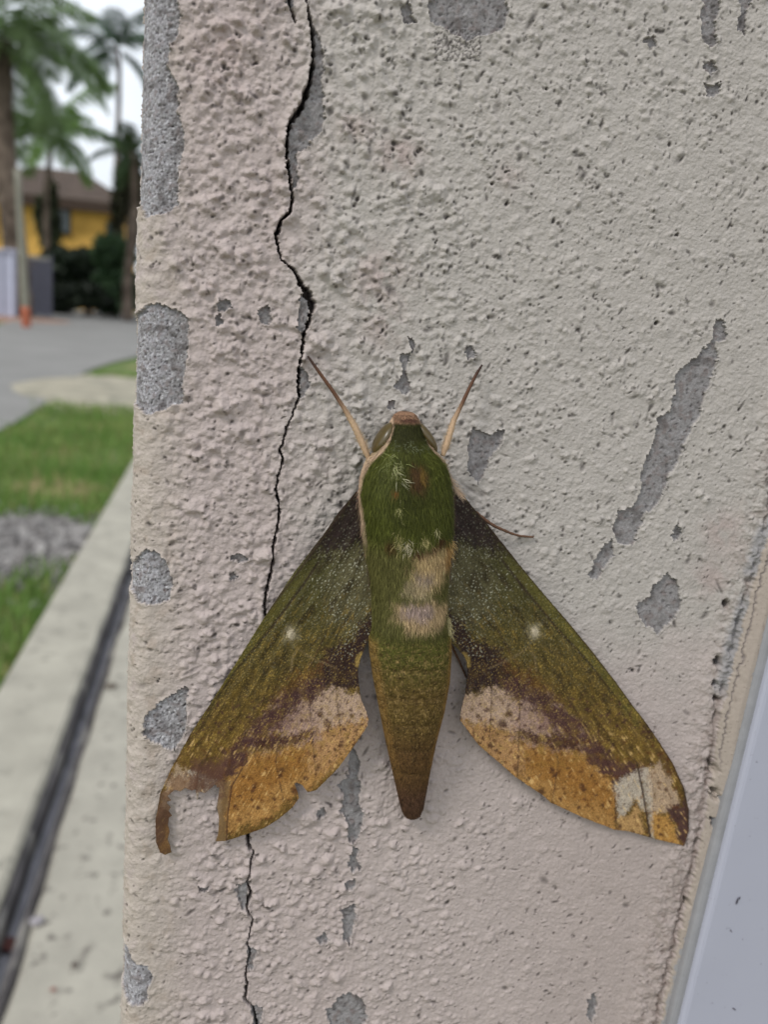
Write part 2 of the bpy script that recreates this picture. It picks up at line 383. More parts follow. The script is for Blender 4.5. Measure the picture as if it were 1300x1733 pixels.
# the wall's own drawing coordinates: unrolled face, in steps of the photograph's pixels
PX, PY = project(np.stack([SX, 0 * SX, SZ], -1))
core = np.zeros((NR, NCn), bool); core[I0:I0 + NZ, :J0 + NF] = True
mm = 1e-3
Hh = .16 * fbm(PX / 75, PY / 75, 1, 3) + .09 * fbm(PX / 26, PY / 26, 2, 2)
Hh = Hh + .050 * vnoise(PX / 5.5, PY / 5.5, 3) + .028 * vnoise(PX / 3.1, PY / 3.1, 4)
edge_zone = sstep(345, 240, PX)                           # trowelled corner: broad lumps instead of grains
smooth_zone = np.clip(edge_zone * .8 + .45 * sstep(900, 1150, PY) * sstep(650, 1000, PX) + .25 * sstep(850, 1200, PX), 0, .85)
Hh += edge_zone * (.16 * fbm(PX / 30, PY / 18, 5, 3) - .05)
DK = np.zeros((NR, NCn), np.float32); HI = np.zeros((NR, NCn), np.float32)
# sprayed grains with little unpainted pits on their lower side, shade painted in too
def ij(px, py):
    P = on_wall(px, py); return (P[..., 2] - ZB) / ST + I0, (P[..., 0] - XE - RC) / ST + J0
def stamp(A, ci, cj, r, h, prof=2, ax=1., ang=0.):
    k = int(math.ceil(r * max(ax, 1) + 1)); i, j = int(round(ci)), int(round(cj))
    a, b, c, d = max(i - k, I0), min(i + k + 1, I0 + NZ), max(j - k, 2), min(j + k + 1, J0 + NF)
    if a >= b or c >= d: return
    ii = np.arange(a, b)[:, None] - ci; jj = np.arange(c, d)[None] - cj
    if ax != 1.:
        ca, sa = math.cos(ang), math.sin(ang); ii, jj = (ii * ca + jj * sa) / ax, (jj * ca - ii * sa)
    q = np.clip(1 - (ii * ii + jj * jj) / (r * r), 0, 1) ** prof
    A[a:b, c:d] += (h * q).astype(A.dtype)
nb = 30000
gpx = rng.uniform(195, 1380, nb); gpy = rng.uniform(-20, 1755, nb)
amp = 1 - np.clip(sstep(345, 240, gpx) * .75 + .5 * sstep(900, 1150, gpy) * sstep(650, 1000, gpx) + .2 * sstep(850, 1200, gpx), 0, .85)
clus = sstep(-.5, .4, fbm(gpx / 60, gpy / 60, 77, 2))
gi, gj = ij(gpx, gpy); k2 = .082 / (ST / mm)
gr_ = rng.lognormal(math.log(3.9), .40, nb) * (1.25 - .35 * sstep(500, 1000, gpx)) * k2
gh = .053 * gr_ * rng.uniform(.5, 1.5, nb) * amp * (1 - .25 * sstep(560, 900, gpx)) * (.45 + .55 * clus)
for k in range(nb):
    stamp(Hh, gi[k], gj[k], gr_[k], gh[k], 1.15, rng.uniform(.8, 1.3), rng.uniform(0, 3.1))
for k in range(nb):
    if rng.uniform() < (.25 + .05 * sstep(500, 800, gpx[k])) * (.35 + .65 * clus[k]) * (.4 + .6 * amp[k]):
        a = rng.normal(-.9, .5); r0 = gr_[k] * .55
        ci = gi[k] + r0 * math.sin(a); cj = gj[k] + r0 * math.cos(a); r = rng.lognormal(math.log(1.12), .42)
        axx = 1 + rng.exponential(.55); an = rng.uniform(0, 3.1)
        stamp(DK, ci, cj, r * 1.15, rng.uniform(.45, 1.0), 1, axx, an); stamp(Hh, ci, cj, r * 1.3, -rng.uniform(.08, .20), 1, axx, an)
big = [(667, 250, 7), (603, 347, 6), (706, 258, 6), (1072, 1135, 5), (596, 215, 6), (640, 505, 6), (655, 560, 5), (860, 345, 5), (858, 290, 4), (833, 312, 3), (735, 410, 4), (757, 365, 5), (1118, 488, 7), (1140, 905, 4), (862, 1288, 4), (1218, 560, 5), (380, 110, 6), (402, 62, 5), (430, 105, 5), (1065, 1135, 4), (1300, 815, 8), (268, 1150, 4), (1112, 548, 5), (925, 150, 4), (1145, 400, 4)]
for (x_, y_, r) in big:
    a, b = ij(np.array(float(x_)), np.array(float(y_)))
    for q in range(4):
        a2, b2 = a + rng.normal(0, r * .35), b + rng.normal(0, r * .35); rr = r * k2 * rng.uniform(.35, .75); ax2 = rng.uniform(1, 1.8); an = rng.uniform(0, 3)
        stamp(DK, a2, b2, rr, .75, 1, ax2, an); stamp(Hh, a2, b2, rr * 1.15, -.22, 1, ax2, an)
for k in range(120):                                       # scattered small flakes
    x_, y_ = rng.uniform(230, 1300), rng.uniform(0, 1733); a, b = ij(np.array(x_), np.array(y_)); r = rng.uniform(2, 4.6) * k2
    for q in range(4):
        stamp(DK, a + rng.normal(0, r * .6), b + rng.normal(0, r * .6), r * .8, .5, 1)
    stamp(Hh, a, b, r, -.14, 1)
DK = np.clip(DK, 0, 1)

# paint colour
n1 = fbm(PX / 130, PY / 130, 11, 4); n2 = fbm(PX / 34, PY / 34, 12, 3); n3 = fbm(PX / 9, PY / 9, 14, 2)
col = np.broadcast_to(C(187, 179, 171), PX.shape + (3,)).copy()
col = mixc(col, C(190, 175, 169), np.clip(sstep(640, 420, PX + 90 * n1) + .9 * sstep(980, 1250, PY + 120 * n1), 0, 1))
col = mixc(col, C(180, 165, 158), .6 * sstep(1150, 1450, PY + 100 * n2) * sstep(800, 1050, PX))
col = mixc(col, C(194, 182, 168), .7 * edge_zone * sstep(-.5, .3, n2 + .4 * sstep(380, 700, PY)))
col = mixc(col, C(160, 142, 126), .50 * edge_zone * sstep(.05, .5, n2))
for (x_, y_, r, m_) in [(675, 262, 45, .6), (640, 470, 60, .5), (650, 560, 40, .4), (600, 215, 40, .4), (1225, 900, 40, .55), (1205, 980, 40, .5), (860, 300, 30, .35), (370, 90, 60, .35)]:
    col = mixc(col, C(176, 152, 146), m_ * np.exp(-((PX - x_) ** 2 + (PY - y_) ** 2) / (2 * (r * .6) ** 2)) * sstep(-.4, .4, n2 + .2))
col *= .93 * (1 + .05 * n1 + .05 * n2 + .06 * n3)[..., None]
dirt = sstep(.25, .7, fbm(PX / 12, PY / 12, 15, 3)) * sstep(-.1, .5, fbm(PX / 90, PY / 90, 16, 2))
col = mixc(col, C(132, 118, 108), .28 * dirt)
speck = (vnoise(PX / 2.3, PY / 2.3, 18) > .62)
col = mixc(col, C(120, 112, 106), .25 * speck)
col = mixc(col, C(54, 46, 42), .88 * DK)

# places where the paint has flaked off and grey render shows
PATCH = [
 [(150, -150), (240, -160), (290, -120), (305, -60), (303, 55), (285, 85), (283, 110), (300, 140), (303, 200), (311, 225), (303, 290), (300, 350), (270, 366), (245, 369), (228, 346), (150, 338)],
 [(150, 540), (228, 525), (262, 512), (300, 523), (318, 540), (320, 580), (312, 640), (308, 682), (280, 690), (250, 703), (222, 690), (150, 684)],
 [(150, 950), (218, 955), (245, 928), (268, 935), (285, 960), (293, 990), (290, 1012), (265, 1024), (240, 1023), (215, 1010), (150, 1006)],
 [(240, 1240), (247, 1210), (290, 1175), (315, 1162), (318, 1190), (312, 1240), (300, 1262), (290, 1273), (265, 1258), (242, 1248)],
 [(150, 1600), (208, 1608), (225, 1625), (250, 1640), (258, 1652), (248, 1680), (245, 1701), (225, 1705), (206, 1694), (150, 1690)],
 [(722, 8), (748, -24), (790, -42), (846, -26), (863, 18), (855, 45), (812, 64), (790, 68), (750, 50), (735, 40)],
 [(678, 20), (690, 4), (706, 38), (692, 43), (683, 40)],
 [(1186, -40), (1205, -70), (1217, -30), (1219, 22), (1208, 35), (1216, 70), (1202, 82), (1188, 66)],
 [(1250, -30), (1270, -36), (1276, -10), (1266, 18), (1262, 62), (1246, 52), (1252, 25)],
 [(1190, 112), (1205, 104), (1214, 120), (1200, 132)], [(1193, 146), (1219, 139), (1219, 160), (1200, 167)],
 [(1091, 66), (1110, 63), (1114, 80), (1098, 83)],
 [(1212, 540), (1228, 543), (1228, 570), (1214, 582), (1214, 606), (1203, 650), (1190, 672), (1186, 700), (1166, 740), (1151, 770), (1137, 800), (1130, 822), (1112, 852), (1087, 876), (1074, 921), (1060, 924), (1043, 912), (1035, 890), (1050, 868), (1075, 854), (1085, 830), (1088, 790), (1103, 760), (1109, 735), (1113, 710), (1133, 695), (1143, 660), (1144, 638), (1160, 618), (1185, 600), (1205, 578), (1207, 558)],
 [(998, 966), (1010, 944), (1020, 925), (1036, 913), (1040, 940), (1023, 960), (1012, 982), (994, 972)],
 [(1079, 1020), (1100, 1009), (1104, 990), (1130, 973), (1146, 984), (1152, 1020), (1141, 1046), (1115, 1070), (1090, 1056), (1081, 1041)],
 [(1139, 902), (1148, 880), (1154, 900), (1146, 915), (1137, 918)],
 [(793, 745), (805, 724), (830, 736), (856, 725), (851, 750), (832, 770), (821, 800), (805, 820), (792, 790)],
 [(678, 600), (692, 594), (686, 630), (696, 650), (690, 670), (664, 655), (680, 635)], [(688, 568), (706, 583), (695, 597)],
 [(654, 682), (671, 677), (669, 692), (655, 692)], [(789, 592), (800, 587), (807, 600), (789, 606)],
 [(598, 1262), (613, 1290), (605, 1310), (616, 1330), (610, 1350), (616, 1380), (606, 1420), (595, 1429), (587, 1410), (590, 1390), (574, 1370), (585, 1350), (572, 1330), (589, 1310), (584, 1290)],
 [(597, 1434), (609, 1440), (605, 1455), (612, 1470), (595, 1473), (587, 1460)], [(584, 1495), (604, 1486), (601, 1501), (588, 1507)],
 [(576, 1540), (601, 1529), (601, 1560), (590, 1597), (579, 1590), (583, 1570)], [(534, 1586), (549, 1578), (560, 1590), (540, 1595)],
 [(552, 1711), (590, 1674), (616, 1695), (623, 1720), (606, 1756), (580, 1768), (564, 1744)],
 [(394, 1506), (416, 1488), (422, 1520), (414, 1542), (406, 1522)],
 [(365, 512), (388, 508), (391, 522), (370, 527)], [(366, 537), (376, 532), (378, 548), (366, 550)], [(437, 525), (455, 517), (461, 545), (440, 548)],
 [(391, 942), (406, 935), (420, 948), (412, 953), (394, 950)], [(388, 970), (396, 966), (404, 978), (390, 982)],
 [(994, 1690), (1006, 1680), (1015, 1700), (1004, 1730), (993, 1722)],
 [(536, 1370), (546, 1364), (552, 1378), (540, 1388)], [(336, 1498), (350, 1500), (346, 1513), (334, 1508)],
 [(522, 20), (541, 70), (549, 90), (545, 140), (551, 200), (546, 220), (515, 250), (500, 262), (506, 300), (496, 322), (486, 280), (486, 230), (494, 205), (511, 180), (526, 140), (531, 100)],
 [(505, 620), (521, 630), (527, 650), (516, 667), (505, 674)], [(511, 498), (528, 516), (512, 572), (504, 560), (506, 530)],
 [(415, 1505), (405, 1500), (400, 1515), (414, 1540)], [(420, 1600), (434, 1606), (428, 1640), (418, 1640)], [(425, 1700), (442, 1702), (450, 1790), (436, 1800), (430, 1745)],
 [(484, -40), (497, -30), (497, 12), (484, 10)], [(1254, 27), (1262, 24), (1264, 45), (1255, 48)],
]
wx = PX + 7.0 * fbm(PX / 20, PY / 20, 41, 3) + 3.4 * fbm(PX / 6, PY / 6, 43, 2)
wy = PY + 7.0 * fbm(PX / 20, PY / 20, 42, 3) + 3.4 * fbm(PX / 6, PY / 6, 44, 2)
PID = np.full((NR, NCn), -1, np.int32); SD = np.full((NR, NCn), 50., np.float32)
inwin = (PY > -290) & (PY < 2030)
for k, pg in enumerate(PATCH):
    q = np.array(pg, float); b = (PX > q[:, 0].min() - 14) & (PX < q[:, 0].max() + 14) & (PY > q[:, 1].min() - 14) & (PY < q[:, 1].max() + 14)
    idx = np.nonzero(b); small = (q[:, 0].max() - q[:, 0].min()) < 30
    w_ = .95 if small else 1.
    d = sdf(PX[idx] + (wx[idx] - PX[idx]) * w_, PY[idx] + (wy[idx] - PY[idx]) * w_, q)
    SD[idx] = np.minimum(SD[idx], d); PID[idx] = np.where(d < 0, k, PID[idx])
bare = PID >= 0
# bare render: grey, grainy, whitened on the corner
g1 = fbm(PX / 4.6, PY / 4.6, 51, 3) * 1.15; g2 = fbm(PX / 14, PY / 14, 52, 3); g3 = vnoise(PX / 7, PY / 7, 53)
cc = np.broadcast_to(C(146, 142, 141), PX.shape + (3,)).copy()
cc = mixc(cc, C(172, 170, 174), sstep(330, 250, PX) * sstep(-.4, .5, g2 + .2))
cc = mixc(cc, C(208, 206, 208), sstep(330, 300, PX) * sstep(.18, .5, g1) * .9 + .25 * sstep(.3, .6, g1))
cc = mixc(cc, C(84, 78, 80), sstep(.22, .55, -g1) * (.75 * sstep(350, 300, PX) + .35) + .4 * sstep(.35, .6, -g3))
cc = mixc(cc, C(124, 112, 108), .65 * sstep(0, .45, g2)); cc = mixc(cc, C(96, 90, 88), .6 * sstep(.0, .45, fbm(PX / 26, PY / 26, 55, 3)))
hb = -.32 + .06 * g1 + .09 * g2 + edge_zone * (.07 * g1 - .05) - .12 * sstep(.4, .6, -g3)
lipn = sstep(5, 0, SD) * (SD > 0)
Hh = np.where(bare, hb + .35 * Hh, Hh + .12 * lipn)
col = np.where(bare[..., None], cc, mixc(col, C(200, 193, 184), .12 * lipn))
# rough worn fringe below the flake by the top edge
fr = ((PX > 735) & (PX < 815) & (PY > 50) & (PY < 105) & (g1 > .12)); col = np.where(fr[..., None], mixc(col, C(95, 88, 86), .7), col); Hh = Hh - .1 * fr

# the crack
CRACK = [(560, -290, 1.6), (548, -230, 1.8), (530, -170, 2.), (534, -110, 2.2), (520, -60, 2.), (516, -25, 2), (518, 5, 2.2), (523, 32, 3), (528, 52, 4), (530, 80, 3.5), (529, 108, 4.2), (524, 140, 5), (511, 180, 6), (492, 206, 4.5), (486, 228, 3.2), (485, 262, 2.8), (490, 300, 3.0), (495, 338, 2.6), (492, 358, 3.2), (476, 373, 2.8), (467, 398, 4.2), (470, 420, 2.4), (476, 440, 1.8), (494, 454, 2.2), (507, 476, 4), (519, 495, 6.5), (530, 518, 5), (523, 545, 3), (513, 574, 2.6), (511, 600, 2.2), (506, 622, 2.2), (505, 660, 3.0), (506, 672, 2.2), (496, 700, 1.7), (485, 725, 1.9), (478, 750, 2), (473, 765, 2.4), (480, 776, 2.6), (472, 800, 2), (467, 828, 2.2), (473, 858, 2.3), (471, 885, 2.2), (463, 920, 2.4), (461, 958, 3), (452, 995, 4.2), (447, 1028, 2.8), (451, 1043, 2.2), (445, 1100, 2.), (436, 1180, 2.), (428, 1260, 2.), (430, 1340, 2.), (420, 1408, 3.6), (420, 1428, 4.4), (428, 1440, 2.), (423, 1470, 1.8), (419, 1492, 2), (424, 1512, 4), (418, 1535, 2), (428, 1556, 1.8), (423, 1575, 1.8), (418, 1594, 1.6), (423, 1610, 2.6), (416, 1648, 2.4), (418, 1662, 3.8), (415, 1690, 3.4), (426, 1702, 2.4), (433, 1722, 3.4), (437, 1760, 3), (430, 1820, 2.4), (440, 1880, 2.), (428, 1950, 1.8), (432, 2030, 1.4)]
ck = np.array(CRACK)
b = (PX > 395) & (PX < 600) & inwin; idx = np.nonzero(b)
jx = PX[idx] + 2.0 * vnoise(PX[idx] / 9, PY[idx] / 9, 61) + 1.3 * vnoise(PX[idx] / 3.5, PY[idx] / 3.5, 62); jy = PY[idx] + 1.6 * vnoise(PX[idx] / 6, PY[idx] / 6, 63)
d, par = seg_dist(jx, jy, ck[:, :2]); wdt = np.interp(par, np.arange(len(ck)), ck[:, 2]) * (1 + .7 * vnoise(par * 3, par * 0, 64)) * np.interp(PY[idx], [0, 470, 500, 560, 700], [.62, .62, .85, .64, .58])
d2, _ = seg_dist(jx, jy, [(487, -20), (491, 14), (496, 24), (501, 38)])
mk = np.maximum(sstep(1.35, .75, d / wdt), .7 * sstep(1.9, .8, d2))
CK = np.zeros((NR, NCn), np.float32); CK[idx] = mk
Hh = Hh - 3.6 * CK
lift = np.zeros((NR, NCn)); near_ck = sstep(22, 2, d) * (1 - mk); sideL = (PX[idx] < np.interp(PY[idx], ck[:, 1], ck[:, 0]))
lift[idx] = np.where(sideL, .30, .02) * near_ck * sstep(420, 180, PY[idx]) + .10 * near_ck
Hh = Hh + lift
col = mixc(col, C(92, 84, 80), CK * .9)
PID = np.where((CK > .55), 900, PID)

# broken plaster, cement smears and old cream paint along the door frame
T = (SX - xf(SZ)) / mm                                     # millimetres from the frame's edge
tw = T + .5 * fbm(PX / 22, PY / 22, 71, 3) + .25 * vnoise(PX / 6, PY / 6, 72)
low = sstep(1380, 1560, PY)
tl = -np.interp(PY, [900, 1000, 1200, 1335, 1400, 1500, 1733], [3.6, 4.0, 4.3, 3.0, 2.4, 2.1, 2.0])           # where the cream strip starts
zone = sstep(-10.5, -5.0, tw) * (tw < 6)
Hh += zone * (.55 + .45 * fbm(PX / 16, PY / 16, 73, 3)) + .10 * zone * fbm(PX / 5, PY / 5, 74, 2)
groove = np.exp(-((tw - tl + .7) / .38) ** 2)
Hh -= groove * np.clip(.25 + 1.6 * fbm(PX / 30, PY / 24, 75, 3), 0, 1.4)
strip_m = sstep(-.12, .12, tw - tl)
Hh = lerp(Hh, 1.0 + .55 * (T - tl) + .05 * fbm(PX / 9, PY / 9, 76, 3), strip_m * (T < 8))
for (x_, y_, r) in [(1203, 1296, 6), (1203, 1336, 7), (1199, 1382, 5), (1207, 1155, 4), (1159, 1522, 4), (1209, 1180, 4), (1227, 1020, 5), (1213, 1118, 6)]:
    wq = 5 * fbm(PX / 7, PY / 7, 83, 2); q = np.exp(-((((PX - x_ + wq) / (r * .8)) ** 2 + ((PY - y_ + wq) / (r * 1.3)) ** 2)) ** 1.5); Hh -= 2.2 * q; col = mixc(col, C(60, 50, 46), np.clip(q * 1.3, 0, 1))
col = mixc(col, C(160, 146, 138), zone * .6 * sstep(-.2, .4, n2)); col = mixc(col, C(118, 102, 94), zone * .5 * sstep(.0, .5, n3) + .55 * groove)
cem = (1 - strip_m) * sstep(-2.6, -1.4, tw - tl) * np.clip(sstep(870, 900, PY) * sstep(990, 960, PY) + sstep(985, 1030, PY) * sstep(1190, 1150, PY), 0, 1)
cem = np.maximum(cem, sstep(.6, 1.4, tw - tl + 1.5) * sstep(800, 830, PY) * sstep(950, 925, PY) * sstep(2.5, 1.5, tw - tl))
col = mixc(col, C(150, 147, 147), .85 * cem); Hh = Hh + .15 * cem - .1 * cem * fbm(PX / 9, PY / 9, 79, 2)
crm = np.broadcast_to(C(170, 157, 145), PX.shape + (3,)).copy() * (1 + .06 * n2 + .05 * n3)[..., None]
crm = mixc(crm, C(120, 106, 96), .7 * sstep(.42, .6, fbm(PX / 4, PY / 4, 77, 2)) + .4 * sstep(.3, .6, fbm(PX / 8, PY / 40, 78, 2)))
seam = np.exp(-((tw - tl - .75 - .3 * fbm(PX / 30, PY / 30, 80, 2)) / .13) ** 2) * sstep(1330, 1250, PY) * sstep(900, 950, PY)
crm = mixc(crm, C(112, 102, 100), .8 * seam); Hh = Hh - .25 * seam * strip_m
wornr = sstep(.0, .35, tw + 1.3 + .6 * sstep(1450, 1700, PY) + .5 * fbm(PX / 8, PY / 14, 81, 2))
crm = mixc(crm, C(150, 149, 150), wornr * .9)
col = np.where((strip_m > .5)[..., None], crm, col)
PID = np.where((strip_m > .5) & (T < 9), 901, PID)
outz = np.maximum(np.maximum(ZB - SZ, SZ - ZT), 0); outs = np.maximum(-S - RC * math.pi / 2, 0)[None] + 0 * SZ; outc = np.maximum(outz, outs)
fine = (outz < .0242) & (outs < .0132)
grn = sstep(0, .0008, outc) * sstep(.0245, .018, np.where(outs > .001, outs * 1.8, outz)); HG = np.maximum(fbm(PX / 10, PY / 10, 91, 3), -.15) * .42 + .2 * np.maximum(vnoise(PX / 6.5, PY / 6.5, 92), 0)
Hh = Hh + grn * HG * np.where(PID >= 0, .3, 1)
col = mixc(col, C(60, 52, 48), .7 * sstep(0, .0004, outc) * sstep(.52, .66, fbm(PX / 6, PY / 6, 93, 2)) * (PID < 0))
fine = fine * 1                 # beyond the fine zone the relief is too coarse to carry grain
Hh = np.where(fine > 0, Hh, np.clip(Hh, -.3, .4) * .6)
PID = np.where((fine > 0) | (PID == 901), PID, -1)
Hh = np.clip(Hh, -4, 2.2) * mm
WX = bx[None] + nxv[None] * Hh; WY = by[None] + nyv[None] * Hh
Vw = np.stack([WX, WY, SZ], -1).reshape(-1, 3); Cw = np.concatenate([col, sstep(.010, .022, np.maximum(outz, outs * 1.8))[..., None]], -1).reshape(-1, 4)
Fw = grid_faces(NR, NCn)
pf = PID.ravel()[Fw]; fid = np.where((pf[:, 0] == pf[:, 1]) | (pf[:, 0] == pf[:, 2]), pf[:, 0], np.where((pf[:, 1] == pf[:, 2]) | (pf[:, 1] == pf[:, 3]), pf[:, 1], np.where(pf[:, 2] == pf[:, 3], pf[:, 2], pf[:, 0])))
M_paint = material('old_wall_paint', attr=True, rough=.72, spec=.35, noise=.05, nscale=2600, bump=.55, bscale=3600, bdist=.00020, grain=900)
M_render = material('bare_render', attr=True, rough=.95, spec=.15, noise=.16, nscale=4200, bump=.5, bscale=6500, bdist=.00015)
M_crack = material('crack_inside', attr=True, rough=1, spec=.05, noise=.2, nscale=3000)
M_cream = material('cream_paint_strip', attr=True, rough=.7, spec=.3, noise=.05, nscale=2500, bump=.3, bscale=4200, bdist=.00012)
wall = thing('plaster_wall', 'rough pale painted plaster wall with a long crack, carrying the moth', 'wall', (XE + .04, .1, 0))
def wall_part(name, sel, mat):
    F = Fw[sel]
    if not len(F): return None
    V, F, c_ = sub_verts(Vw, F, Cw); return mesh_np(name, V, F, mat, wall, c_)
wall_part('painted_plaster', fid == -1, M_paint)
o = wall_part('crack', fid == 900, M_crack)
o = wall_part('cream_paint_strip', fid == 901, M_cream)
for k in range(len(PATCH)):
    wall_part('bare_patch', fid == k, M_render)
xb = XE + RC + S[-1]
box('masonry_core', (XE + .008, xb, .008, .30, 0, 2.29), material('masonry', (.2, .19, .18), .95, noise=.2, nscale=30), wall)
del Vw, Cw, pf, fid

# white door frame
M_frame = material('white_door_frame', C(176, 177, 190), .42, noise=.02, nscale=60, spec=.4, ramp=(C(140, 140, 150), 900, .69, .75), bump=.06, bscale=2600, bdist=.0002)
M_bead = material('grey_sealant', C(150, 149, 151), .6, noise=.08, nscale=300, bump=.2, bscale=900)
zf0, zf1 = 0.0, 2.2
frame = thing('door_frame', 'smooth bluish white door frame beside the peeling cream strip', 'door frame', (xf(.5) + .05, 0, 0))
def lean_box(name, t0, t1, y0, y1, mat, bev):
    V, F = box_vf(t0, t1, y0, y1, zf0, zf1); V[:, 0] += xf(V[:, 2])
    return bevel(mesh_np(name, V, F, mat, frame, smooth=False), bev, 3)
lean_box('jamb', .0, .11, -.0036, .12, M_frame, .0009)
lean_box('stop', .112, .19, -.016, .12, M_frame, .0012)
lean_box('sealant_bead', -.0014, .0008, -.0027, .010, M_bead, .0008)
MV = []
for (a, b2, c2, d2_) in [((1246, 1530), (1250, 1518), .5, .25), ((1236, 1572), (1239, 1577), .25, .2), ((1240, 1705), (1246, 1709), .35, .2), ((1253, 1517), (1251, 1522), .3, .2)]:
    P = np.linspace(on_wall(*a, .0037), on_wall(*b2, .0037), 5); V, F = tube_vf(P, np.array([.06, c2 * .5, c2 * .6, d2_ * .6, .05]) * .0005, 6); MV.append((V, F))
V, F = join_vf(MV); mesh_np('scuff_mark', V, F, material('scuff', C(70, 66, 74), .8), frame)
# ------------------------------------------------------------------ the hawk moth
moth = thing('hawk_moth', 'green and brown hawk moth with one torn forewing, resting on the cracked wall', 'moth', tuple(on_wall(691, 1040)))
LW = [(603.6, 831), (572, 868), (550, 901), (498, 968), (450, 1041.5), (406, 1112), (362, 1182), (321, 1244.5), (288, 1304), (271, 1344), (263, 1388.5), (264, 1425), (271, 1442), (279, 1446), (290, 1442), (287, 1429), (283.5, 1420), (287, 1407), (284, 1396), (286, 1383), (291, 1380), (285, 1372), (289, 1366), (281, 1357), (290, 1354), (283, 1347), (296, 1336), (305, 1339), (314, 1333), (324, 1338), (331, 1335), (334, 1354), (337, 1339), (347, 1342), (365.5, 1326), (367, 1333), (372, 1329), (370, 1344), (367, 1366), (371, 1385), (369, 1410.6), (365, 1423.5), (382, 1422.5), (413.5, 1412.5), (447, 1401), (472.6, 1385), (495, 1366), (506, 1350), (504, 1340.5), (498, 1326), (502, 1324), (511, 1327.6), (520.5, 1340), (535, 1337), (554, 1318), (572, 1300), (594, 1270), (609, 1248), (622, 1228), (624, 1217), (620, 1204), (611, 1183.6), (607, 1156), (605.5, 1134), (611, 1111.6), (622, 1086), (640, 1060), (642, 1000), (640, 930), (625, 875), (615, 845)]
RWG = [(755, 835), (762, 827), (777, 828.6), (796, 853), (823, 884), (853, 922), (880, 956), (918, 1002), (964, 1055), (1002, 1101), (1040, 1150.5), (1070, 1192), (1097, 1227), (1120, 1261), (1139, 1291), (1158, 1333), (1166, 1371), (1166, 1406), (1158, 1432), (1150.5, 1428.6), (1124, 1423), (1101, 1417), (1063, 1406), (1042, 1404), (987, 1383), (933, 1358), (918, 1345), (872, 1314), (846, 1291), (811, 1261), (792, 1236), (779, 1219), (781, 1200), (787, 1177), (792, 1143), (790.5, 1120), (785, 1108.6), (769.5, 1093), (752, 1067), (742, 1028), (742, 952), (750, 876)]
# the left wing's pattern is the right wing's, carried over by the three landmarks root, tip, rear corner
src = np.array([(604, 831, 1), (262, 1432, 1), (624, 1217, 1)]); dst = np.array([(776, 827), (1163, 1428), (779, 1219)])
AFF = np.linalg.solve(src, dst)
VEINS = [[(772, 850), (850, 960), (950, 1090), (1050, 1215), (1120, 1300), (1150, 1380)], [(768, 880), (860, 1010), (960, 1140), (1040, 1250), (1078, 1290), (1088, 1340), (1101, 1415)],
         [(905, 1070), (960, 1180), (1020, 1270), (1036, 1310), (1041, 1350), (1043, 1402)], [(895, 1085), (925, 1190), (945, 1290), (935, 1356)],
         [(770, 930), (850, 1080), (878, 1130), (880, 1210), (876, 1314)], [(763, 960), (815, 1100), (833, 1170), (828, 1262)]]
def blob(x, y, poly, soft, warp=6, s=0, sc=22, grow=0):
    q = np.array(poly, float); out = np.zeros(x.shape)
    b = (x > q[:, 0].min() - soft * 2 - warp * 2) & (x < q[:, 0].max() + soft * 2 + warp * 2) & (y > q[:, 1].min() - soft * 2 - warp * 2) & (y < q[:, 1].max() + soft * 2 + warp * 2)
    if not b.any(): return out
    xx = x[b]; yy = y[b]
    ax_ = xx + 2.0 * warp * fbm(xx / sc, yy / sc, 200 + s, 3) + warp * .5 * vnoise(xx / 5, yy / 5, 210 + s)
    ay_ = yy + 2.0 * warp * fbm(xx / sc, yy / sc, 300 + s, 3) + warp * .5 * vnoise(xx / 5, yy / 5, 310 + s)
    gr_ = (soft * .8 + 1.5) * vnoise(xx / 2.1, yy / 2.1, 320 + s) + soft * .9 * vnoise((xx * .55 + yy * .83) / 11, (xx * -.83 + yy * .55) / 3, 330 + s)
    out[b] = sstep(soft, -soft, sdf(ax_, ay_, q) + gr_ - grow); return out
